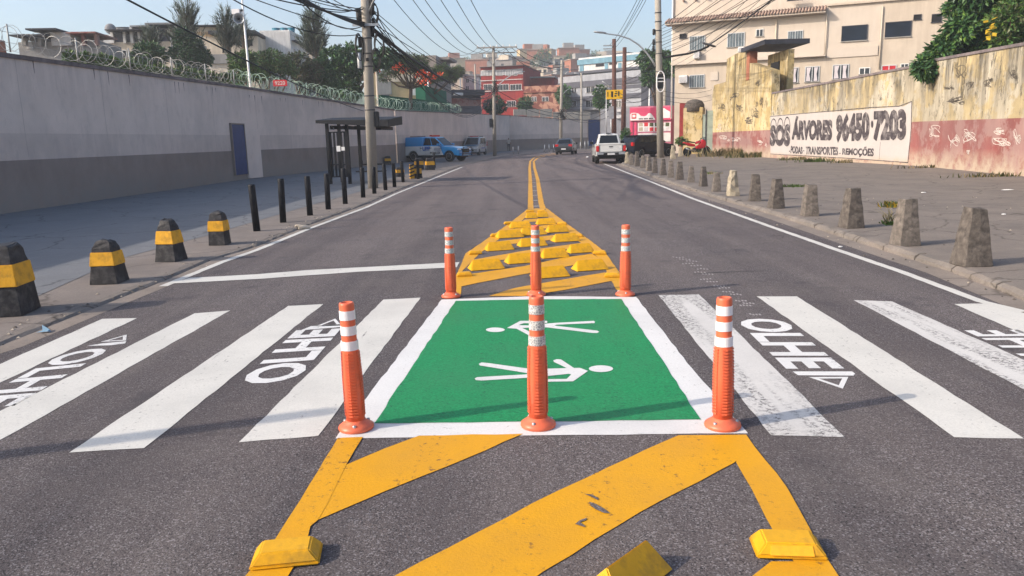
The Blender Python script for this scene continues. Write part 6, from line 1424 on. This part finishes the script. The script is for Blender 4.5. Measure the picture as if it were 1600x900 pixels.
# ---- pickup body maker
def pickup(lab, cat, bodym, canopy, livery=None):
    r = empty('pickup_truck'); W = 1.84; R = .385; wh = (1.62, -1.50)
    prof = [(-2.62, .48), (-2.66, .80), (-2.66, 1.16), (-1.0, 1.16), (.85, 1.14), (1.05, 1.13), (2.05, 1.03), (2.42, .92), (2.52, .70), (2.50, .42)]
    side_body(r, prof, W, bodym, wh, R, mfun=livery, zt=1.16, Lx=5.2, plan=.07)
    cb = Cabin(r, -.78, 1.12, -.55, .30, 1.12, 1.80, .77, .60, livery and 'car_blue' or bodym)
    cb.panel('F', .07, .93, .08, .92, name='windscreen'); cb.panel('B', .10, .90, .15, .88, name='rear_window')
    for f in 'LR':
        cb.panel(f, .05, .44, .12, .90, sk0=.0, sk1=.0); cb.panel(f, .49, .94, .12, .90, sk1=-.03)
        sy = 1 if f == 'L' else -1
        part(r, 'mirror', livery and 'car_blue' or 'plastic_black', (.72, .92, sy*.98-.10, sy*.98+.10, 1.14, 1.32))
        for x in (.42, -.42): part(r, 'door_handle', 'plastic_black', (x-.1-.35, x+.08-.35, sy*.90-.02, sy*.90+.02, .98, 1.02), bevel=.006)
        b = MB()
        for x in (-.86, -.02, .98): b.box(x, x+.012, sy*.888-.012, sy*.888+.012, .5, 1.12, 'plastic_black')
        b.build('door_seam', r)
        part(r, 'side_step', 'plastic_black', (-.9, .95, sy*.84-.09, sy*.84+.09, .36, .44))
        b = MB(); b.box(2.30, 2.44, sy*.66-.20, sy*.66+.16, .80, .94, 'lamp_glass'); b.build('headlight', r, bevel=.03)
        b = MB(); b.box(-2.69, -2.60, sy*.80-.09, sy*.80+.09, .74, 1.08, 'tail_red'); b.build('taillight', r, bevel=.02)
        for x in wh: wheel(r, x, sy*.90, R, .25)
    part(r, 'grille', 'plastic_black', (2.42, 2.53, -.46, .46, .62, .92)); part(r, 'front_bumper', 'plastic_black' if not livery else 'car_blue', (2.40, 2.60, -.80, .80, .40, .60), bevel=.04)
    part(r, 'rear_bumper', 'plastic_black', (-2.80, -2.62, -.84, .84, .48, .66), bevel=.03); part(r, 'number_plate', 'plate', (-2.815, -2.80, -.22, .22, .54, .64), bevel=.002)
    part(r, 'underbody', 'plastic_black', (-2.4, 2.3, -.7, .7, .30, .5)); part(r, 'tailgate', bodym if not livery else 'car_white', (-2.685, -2.66, -.66, .66, .72, 1.12), bevel=.01)
    part(r, 'tailgate_handle', 'plastic_black', (-2.70, -2.685, -.12, .12, 1.0, 1.05), bevel=.004)
    return r, cb
# police pickup
def liv(c):
    if c is None: return ['car_white', 'car_blue']
    return 'car_blue' if (c.x > .95 or c.z > 1.02) else 'car_white'
r, cb = pickup('', '', 'car_white', True, liv)
c2 = Cabin(r, -2.62, -.72, -2.42, -.62, 1.13, 1.82, .86, .70, 'car_blue', 'canopy')
part(r, 'light_bar', 'tail_red', (-.25, -.0, -.52, .52, 1.83, 1.93), (-.05, 0.0, -.5, .5, 1.80, 1.83), bevel=.03)
for x in (-2.0, -1.3): part(r, 'roof_vent', 'plastic_black', (x-.22, x+.22, -.3, .3, 1.79, 1.87), bevel=.04)
for y in (-.935,):
    b = MB(); text_on(b, 'UPP', [(-.62, y, .80), (.02, y, .80), (.02, y, 1.10), (-.62, y, 1.10)], 'text_blue', .05); b.build('lettering', r)
    b = MB(); text_on(b, 'POLÍCIA', [(.02, y, .56), (.90, y, .56), (.90, y, .76), (.02, y, .76)], 'text_black', .03); b.build('lettering', r)
    b = MB(); text_on(b, '4x4', [(-2.45, y+.03, .98), (-2.22, y+.03, .98), (-2.22, y+.03, 1.06), (-2.45, y+.03, 1.06)], 'text_black', .01); b.build('lettering', r)
b = MB(); b.poly([(.35, -.932, .82), (.62, -.932, .80), (.92, -.934, .58), (.97, -.934, 1.0), (.60, -.932, 1.02), (.42, -.932, 1.02)], 'grey_house'); b.build('crest', r)
b = MB()
for y in (-.62, .62): b.tube([(2.62, y, .42), (2.68, y, .95), (2.60, y*.8, 1.02)], .03, 'plastic_black', 8)
for z in (.55, .75, .98): b.tube([(2.67, -.62, z), (2.67, .62, z)], .025, 'plastic_black', 8)
b.build('bull_bar', r)
place(r, -5.62, 61.2, 2.7, -1.45, LS, 1.06); tag(r, 'blue and white police pickup with canopy parked by the left wall', 'pickup truck')
# white pickup on the right
r, cb = pickup('', '', 'car_white', False)
part(r, 'bed_rail', 'car_white', (-2.64, -.8, -.86, -.76, 1.12, 1.19), (-2.64, -.8, .76, .86, 1.12, 1.19), bevel=.02); part(r, 'third_light', 'plastic_black', (-.62, -.5, -.15, .15, 1.79, 1.83))
P = G(951, 253.5); d_ = 46.8; X = at(951, 250, d_+2.2).x; place(r, X, d_+2.6, .055, 1, .0, 1.0); tag(r, 'white pickup truck seen from behind, parked at the right kerb', 'pickup truck')
part(r, 'bed_shade', 'plastic_black', (-2.58, -.84, -.76, .76, 1.10, 1.175), bevel=.01); part(r, 'tailgate_top', 'car_white', (-2.70, -2.62, -.80, .80, 1.13, 1.20), bevel=.015); part(r, 'tailgate_gap', 'plastic_black', (-2.694, -2.68, -.68, -.665, .70, 1.13), (-2.694, -2.68, .665, .68, .70, 1.13), bevel=.001); part(r, 'bumper_step', 'galvanised', (-2.84, -2.70, -.86, -.45, .56, .67), (-2.84, -2.70, .45, .86, .56, .67), bevel=.02); part(r, 'emblem', 'galvanised', (-2.692, -2.684, -.09, .09, .93, .97), bevel=.002)  # bed is solid; black slab on top stands for its shaded hollow
# ---- sedans and hatchbacks
def car(L, W, R, wh, prof, cabin, m, roof_rails=False, seams=(-.9, .1, .95), plate_z=.62, tl=(.62, .20, .78, .95), hl=(.78, .62)):
    r = empty('parked_car'); side_body(r, prof, W, m, wh, R, zt=max(p[1] for p in prof), Lx=L, plan=.09)
    cb = Cabin(r, *cabin, m); cb.panel('F', .08, .92, .06, .93, name='windscreen'); cb.panel('B', .10, .90, .10, .88, name='rear_window')
    for f in 'LR':
        cb.panel(f, .13, .46, .10, .88, sk0=.02); cb.panel(f, .50, .86, .10, .88, sk1=.02)
        sy = 1 if f == 'L' else -1; zt = cabin[4]
        part(r, 'mirror', m, (.60, .76, sy*(W/2+.06)-.09, sy*(W/2+.06)+.09, zt-.02, zt+.12), bevel=.03)
        b = MB()
        for x in seams: b.box(x, x+.012, sy*(W/2-.035)-.012, sy*(W/2-.035)+.012, .38, zt-.03, 'plastic_black')
        b.build('door_seam', r)
        part(r, 'door_handle', m, (-.25, -.08, sy*(W/2-.03)-.02, sy*(W/2-.03)+.02, zt-.14, zt-.10), (-1.0, -.84, sy*(W/2-.04)-.02, sy*(W/2-.04)+.02, zt-.12, zt-.08), bevel=.006)
        b = MB(); b.box(-L/2-.01, -L/2+.16, sy*tl[0]-tl[1]/2, sy*tl[0]+tl[1]/2+.0, tl[2], tl[3], 'tail_red'); b.build('taillight', r, bevel=.02)
        b = MB(); b.box(L/2-.22, L/2-.03, sy*.60-.18, sy*.60+.14, hl[1], hl[0], 'lamp_glass'); b.build('headlight', r, bevel=.03)
        for x in wh: wheel(r, x, sy*(W/2-.02), R, .21)
    part(r, 'rear_bumper', 'plastic_black', (-L/2-.03, -L/2+.1, -W*.40, W*.40, .30, .40), bevel=.02); part(r, 'number_plate', 'plate', (-L/2-.045, -L/2-.02, -.22, .22, plate_z-.06, plate_z+.06), bevel=.002)
    part(r, 'underbody', 'plastic_black', (-L*.42, L*.42, -W*.36, W*.36, .20, .36)); part(r, 'grille', 'plastic_black', (L/2-.08, L/2+.01, -.42, .42, .42, .60))
    if roof_rails: part(r, 'roof_rail', 'plastic_black', *[(x0, x1, s_*.58-.02, s_*.58+.02, cabin[5], cabin[5]+.07) for s_ in (-1, 1) for x0, x1 in ((-1.3, .2),)], bevel=.01)
    return r, cb
sed = [(-2.12, .32), (-2.18, .55), (-2.14, .98), (-1.55, 1.02), (.72, .95), (1.85, .80), (2.12, .62), (2.14, .32)]
r, cb = car(4.3, 1.72, .31, (1.32, -1.28), sed, (-1.75, 1.02, -1.05, .22, .96, 1.47, .80, .60), 'car_grey', tl=(.64, .34, .74, .96), plate_z=.52)
Y_ = 76.4; place(r, at(885, 230, Y_).x, Y_, .20, .98, 0, 1.02); tag(r, 'dark grey sedan seen from behind driving away round the bend', 'car')
hat = [(-1.95, .34), (-2.0, .55), (-1.97, 1.02), (.75, .98), (1.80, .84), (2.05, .64), (2.06, .34)]
r, cb = car(4.1, 1.76, .33, (1.26, -1.28), hat, (-1.94, 1.20, -1.45, .30, .98, 1.52, .82, .64), 'car_black', tl=(.72, .22, .80, 1.04))
part(r, 'rear_spoiler', 'car_black', (-1.62, -1.35, -.60, .60, 1.47, 1.52), bevel=.02)
place(r, 10.1, 56.9, .84, .55, RS, 1.04); tag(r, 'black hatchback parked on the pavement behind the right concrete pole', 'car')
van = [(-1.98, .32), (-2.04, .55), (-2.02, 1.05), (.85, 1.02), (1.75, .92), (1.98, .66), (1.99, .32)]
r, cb = car(4.05, 1.72, .31, (1.30, -1.22), van, (-2.0, 1.25, -1.86, .45, 1.02, 1.80, .82, .68), 'car_silver', roof_rails=True, tl=(.74, .14, .9, 1.3))
part(r, 'bonnet', 'car_blue', (1.02, 1.78, -.62, .62, .965, 1.005), bevel=.02); part(r, 'light_bar', 'tail_red', (-.1, .1, -.45, .45, 1.82, 1.90), bevel=.03)
b = MB(); b.box(-.9, .6, .862, .868, .66, .74, 'text_blue'); b.build('side_stripe', r)
place(r, at(741, 230, 80.5).x, 81.5, -.22, -.97, LS, 1.04); tag(r, 'silver police van with blue bonnet parked against the wall beside the crossarm pole', 'van')
# ---- motorcycle
r = empty('motorcycle'); 
def mwheel(x): 
    b = MB(); b.lathe([(.20, -.05), (.27, -.06), (.30, -.03), (.30, .03), (.27, .06), (.20, .05)], 'tyre', 22, (x, 0, .30), 'y'); t = b.build('wheel', r)
    b = MB(); b.lathe([(.20, -.03), (.205, 0), (.20, .03), (.17, .03), (.17, -.03)], 'rim', 20, (x, 0, .30), 'y')
    for k in range(6): a = k*PI/3; b.tube([(x, 0, .30), (x+.18*math.cos(a), 0, .30+.18*math.sin(a))], .018, 'rim', 5)
    b.build('rim', t)
mwheel(.72); mwheel(-.68)
def blob(name, pts, m, hw, bev=.04):
    b = MB(); n = len(pts); vs = []
    for y, k in ((-hw*.55, .86), (-hw, 1), (hw, 1), (hw*.55, .86)) if False else ((-hw, .9), (-hw*.5, 1), (hw*.5, 1), (hw, .9)):
        cx = sum(p[0] for p in pts)/n; cz = sum(p[1] for p in pts)/n
        for x, z in pts: vs.append((cx+(x-cx)*k, y, cz+(z-cz)*k))
    fs = [(j*n+i, j*n+(i+1) % n, (j+1)*n+(i+1) % n, (j+1)*n+i) for j in range(3) for i in range(n)]+[tuple(range(n-1, -1, -1)), tuple(range(3*n, 4*n))]
    b.add(vs, fs, m); return b.build(name, r, bevel=bev)
blob('fairing', [(.20, .45), (.52, .50), (.66, .72), (.62, 1.0), (.44, 1.12), (.34, 1.0), (.22, .80), (-.10, .62), (-.15, .48)], 'moto_red', .19)
blob('fuel_tank', [(-.08, .78), (.24, .84), (.30, .98), (.10, 1.02), (-.08, .90)], 'moto_red', .15); blob('tail_fairing', [(-.95, .96), (-.55, .88), (-.10, .76), (-.12, .62), (-.55, .66), (-1.0, .90)], 'moto_red', .12, .02)
blob('seat', [(-.10, .86), (-.50, .92), (-.62, .97), (-.56, 1.0), (-.12, .92)], 'plastic_black', .12, .02); blob('engine', [(-.30, .25), (.30, .25), (.34, .50), (-.28, .55)], 'plastic_black', .16)
blob('front_mudguard', [(.45, .52), (.60, .64), (.80, .64), (.95, .52), (.78, .60), (.60, .58)], 'moto_red', .07, .005)
b = MB()
for y in (-.10, .10): b.tube([(.72, y, .30), (.50, y, .95)], .028, 'galvanised', 8)
b.build('fork', r); b = MB(); b.tube([(.36, -.34, 1.05), (.44, -.15, 1.08), (.44, .15, 1.08), (.36, .34, 1.05)], .02, 'plastic_black', 6); b.build('handlebar', r)
for y in (-.30, .30): b = MB(); b.box(.46, .50, y-.07, y+.07, 1.14, 1.22, 'plastic_black'); b.build('mirror', r, bevel=.01)
b = MB(); b.add([(.62, -.13, 1.0), (.62, .13, 1.0), (.46, .10, 1.25), (.46, -.10, 1.25)], [(0, 1, 2, 3)], 'glass_blue'); b.build('windshield', r)
b = MB(); b.tube([(-.15, -.17, .35), (-.6, -.19, .42), (-.85, -.19, .52)], .05, 'galvanised', 8); b.build('exhaust', r); b = MB(); b.tube([(-.68, 0, .3), (-.2, .1, .4)], .03, 'plastic_black', 6); b.build('swing_arm', r)
P = G(1082, 243, RS); place(r, P.x, 56, .97, .2, RS, 1.06); r.rotation_euler.x = -.08; tag(r, 'red sports motorcycle parked beside the gate pillar', 'motorcycle')
# ================================================================== PERSON walking on the far pavement
def skin_body(parent, joints, edges, regions):
    me = bpy.data.meshes.new('body'); me.from_pydata([j[0] for j in joints], edges, []); o = bpy.data.objects.new('body', me); C.objects.link(o)
    sk = o.modifiers.new('skin', 'SKIN'); sv = me.skin_vertices[0].data if me.skin_vertices else None
    if sv is None:
        bm = bmesh.new(); bm.from_mesh(me); bm.verts.layers.skin.verify(); bm.to_mesh(me); bm.free(); sv = me.skin_vertices[0].data
    for v, j in zip(sv, joints): v.radius = (j[1], j[2])
    sv[0].use_root = True
    o.modifiers.new('sub', 'SUBSURF').levels = 2; bpy.context.view_layer.update()
    dg = bpy.context.evaluated_depsgraph_get(); m2 = bpy.data.meshes.new_from_object(o.evaluated_get(dg)); C.objects.unlink(o); bpy.data.objects.remove(o)
    o = bpy.data.objects.new('body', m2); C.objects.link(o); m2.materials.clear()
    for q in ('skin', 'shirt', 'trouser', 'hair'): m2.materials.append(M[q])
    for p in m2.polygons: p.material_index = regions(p.center); p.use_smooth = True
    o.parent = parent; return o
r = empty('person', (at(795, 230, 100).x, 101, LS))
J = [((0, 0, .95), .15, .11), ((0, 0, 1.15), .13, .10), ((0, 0, 1.38), .17, .11), ((0, 0, 1.48), .06, .06), ((0, -.01, 1.56), .07, .085), ((0, -.01, 1.68), .075, .09),
     ((.19, 0, 1.41), .06, .06), ((.26, .02, 1.15), .045, .045), ((.24, -.10, .93), .035, .035), ((.24, -.12, .84), .03, .045), ((-.19, 0, 1.41), .06, .06), ((-.26, .0, 1.15), .045, .045), ((-.22, -.16, 1.0), .035, .035), ((-.20, -.22, .94), .03, .04),
     ((.09, 0, .88), .10, .10), ((.10, -.05, .50), .065, .065), ((.10, .06, .09), .045, .045), ((.10, -.08, .04), .045, .03), ((-.09, 0, .88), .10, .10), ((-.10, .03, .50), .065, .065), ((-.11, .10, .09), .045, .045), ((-.11, -.03, .04), .045, .03)]
E_ = [(0, 1), (1, 2), (2, 3), (3, 4), (4, 5), (2, 6), (6, 7), (7, 8), (8, 9), (2, 10), (10, 11), (11, 12), (12, 13), (0, 14), (14, 15), (15, 16), (16, 17), (0, 18), (18, 19), (19, 20), (20, 21)]
def reg(c):
    if c.z > 1.64 or (c.z > 1.55 and c.y > .02): return 3
    if c.z > 1.47: return 0
    if c.z < .95 and abs(c.x) < .2: return 2
    if c.z < 1.12 and abs(c.x) > .17: return 0
    return 1
skin_body(r, J, E_, reg); b = MB(); b.box(-.13, .13, .10, .22, 1.08, 1.42, 'trouser'); o = b.build('shoulder_bag', bevel=.04); b_ = o
o.parent = r
tag(r, 'person in pale shirt and dark trousers walking along the far wall with a bag', 'person')
# ================================================================== LITTER, ROCK, BITS
def pebble(name, P, s, m, lab, cat, seed, flat=.6):
    rr = random.Random(seed); bm = bmesh.new(); bmesh.ops.create_icosphere(bm, subdivisions=2, radius=1)
    for v in bm.verts: v.co = Vector((v.co.x*s[0], v.co.y*s[1], v.co.z*s[2]))*(1+rr.uniform(-.16, .16))
    me = bpy.data.meshes.new(name); bm.to_mesh(me); bm.free(); me.materials.append(M[m]); o = bpy.data.objects.new(name, me); C.objects.link(o); o.location = P+Vector((0, 0, s[2]*.5)); tag(o, lab, cat)
pebble('rubble_lump', G(475, 357, .01), (.13, .09, .045), 'stone_beige', 'small beige lump of mortar rubble on the left kerb', 'rubble', 1)
pebble('rubble_lump', G(466, 354, .03), (.07, .06, .03), 'stone_beige', 'tiny beige mortar crumb beside the rubble lump on the left kerb', 'rubble', 2)
pebble('litter', G(1313, 386, .006), (.03, .02, .012), 'paper', 'white scrap of litter on the gutter beside the right edge line', 'litter', 3)
pebble('litter', G(918, 246, 0), (.12, .08, .06), 'paper', 'white scrap on the road left of the white pickup', 'litter', 4)
pebble('litter', G(1443, 301, RS), (.06, .04, .01), 'paper', 'white paper scrap on the right pavement behind the bollards', 'litter', 5)
pebble('litter', G(1568, 335, RS), (.04, .03, .01), 'paper', 'small white scrap near the right edge of the pavement', 'litter', 6)
pebble('litter', G(1574, 297, RS), (.16, .05, .015), 'paper', 'flattened pale bag near the wall at the right edge', 'litter', 7)
b = MB(); P = G(68, 519, .008)
b.add([P+Vector(v) for v in ((-.07, -.01, 0), (.05, -.02, .01), (.04, .03, .02), (-.02, .02, .012), (-.06, .09, .05), (.06, .02, .0))], [(0, 1, 2, 3), (3, 4, 2), (1, 5, 2)], 'litter_blue'); tag(b.build('litter'), 'crumpled pale blue plastic scrap at the left kerb', 'litter')
rr = random.Random(99); b = MB()
for _ in range(420):
    k = rr.random()
    if k < .5: p = G(rr.uniform(1000, 1600), 300, 0); y = rr.uniform(6, 40); x = 4.72+rr.uniform(0, .35)+(y > 20)*(y-20)*.055; z = .006
    else: y = rr.uniform(4.5, 18); x = rr.uniform(5.1, 11); z = RS+.002
    if rr.random() < .25: y = rr.uniform(6, 20); x = -4.4-rr.uniform(0, .5)+(y-6)*.035; z = LS+.004
    s = rr.uniform(.006, .018); b.add([(x-s, y-s, z), (x+s, y-s*.6, z), (x+s*.7, y+s, z), (x-s*.6, y+s, z), (x, y, z+s)], [(0, 1, 4), (1, 2, 4), (2, 3, 4), (3, 0, 4)], rr.choice(['stone_beige', 'mid_concrete', 'dark_concrete']))
tag(b.build('grit'), 'loose grit and small stones scattered on the pavements and gutters', 'grit', kind='stuff')
# ================================================================== HAZE
USE_HAZE = True
if USE_HAZE:
    b = MB(); b.box(-140, 140, -14, 520, -1.2, 60, 'paper'); o = b.build('haze'); m = bpy.data.materials.new('haze_air'); m.use_nodes = True; t = m.node_tree
    t.nodes.remove(t.nodes['Principled BSDF']); v = t.nodes.new('ShaderNodeVolumePrincipled'); v.inputs['Color'].default_value = (.94, .97, 1, 1); v.inputs['Density'].default_value = .0009; v.inputs['Anisotropy'].default_value = .2
    t.links.new(v.outputs[0], t.nodes['Material Output'].inputs['Volume']); o.data.materials.clear(); o.data.materials.append(m); tag(o, kind='stuff', label='thin pale haze over the whole street', cat='haze')
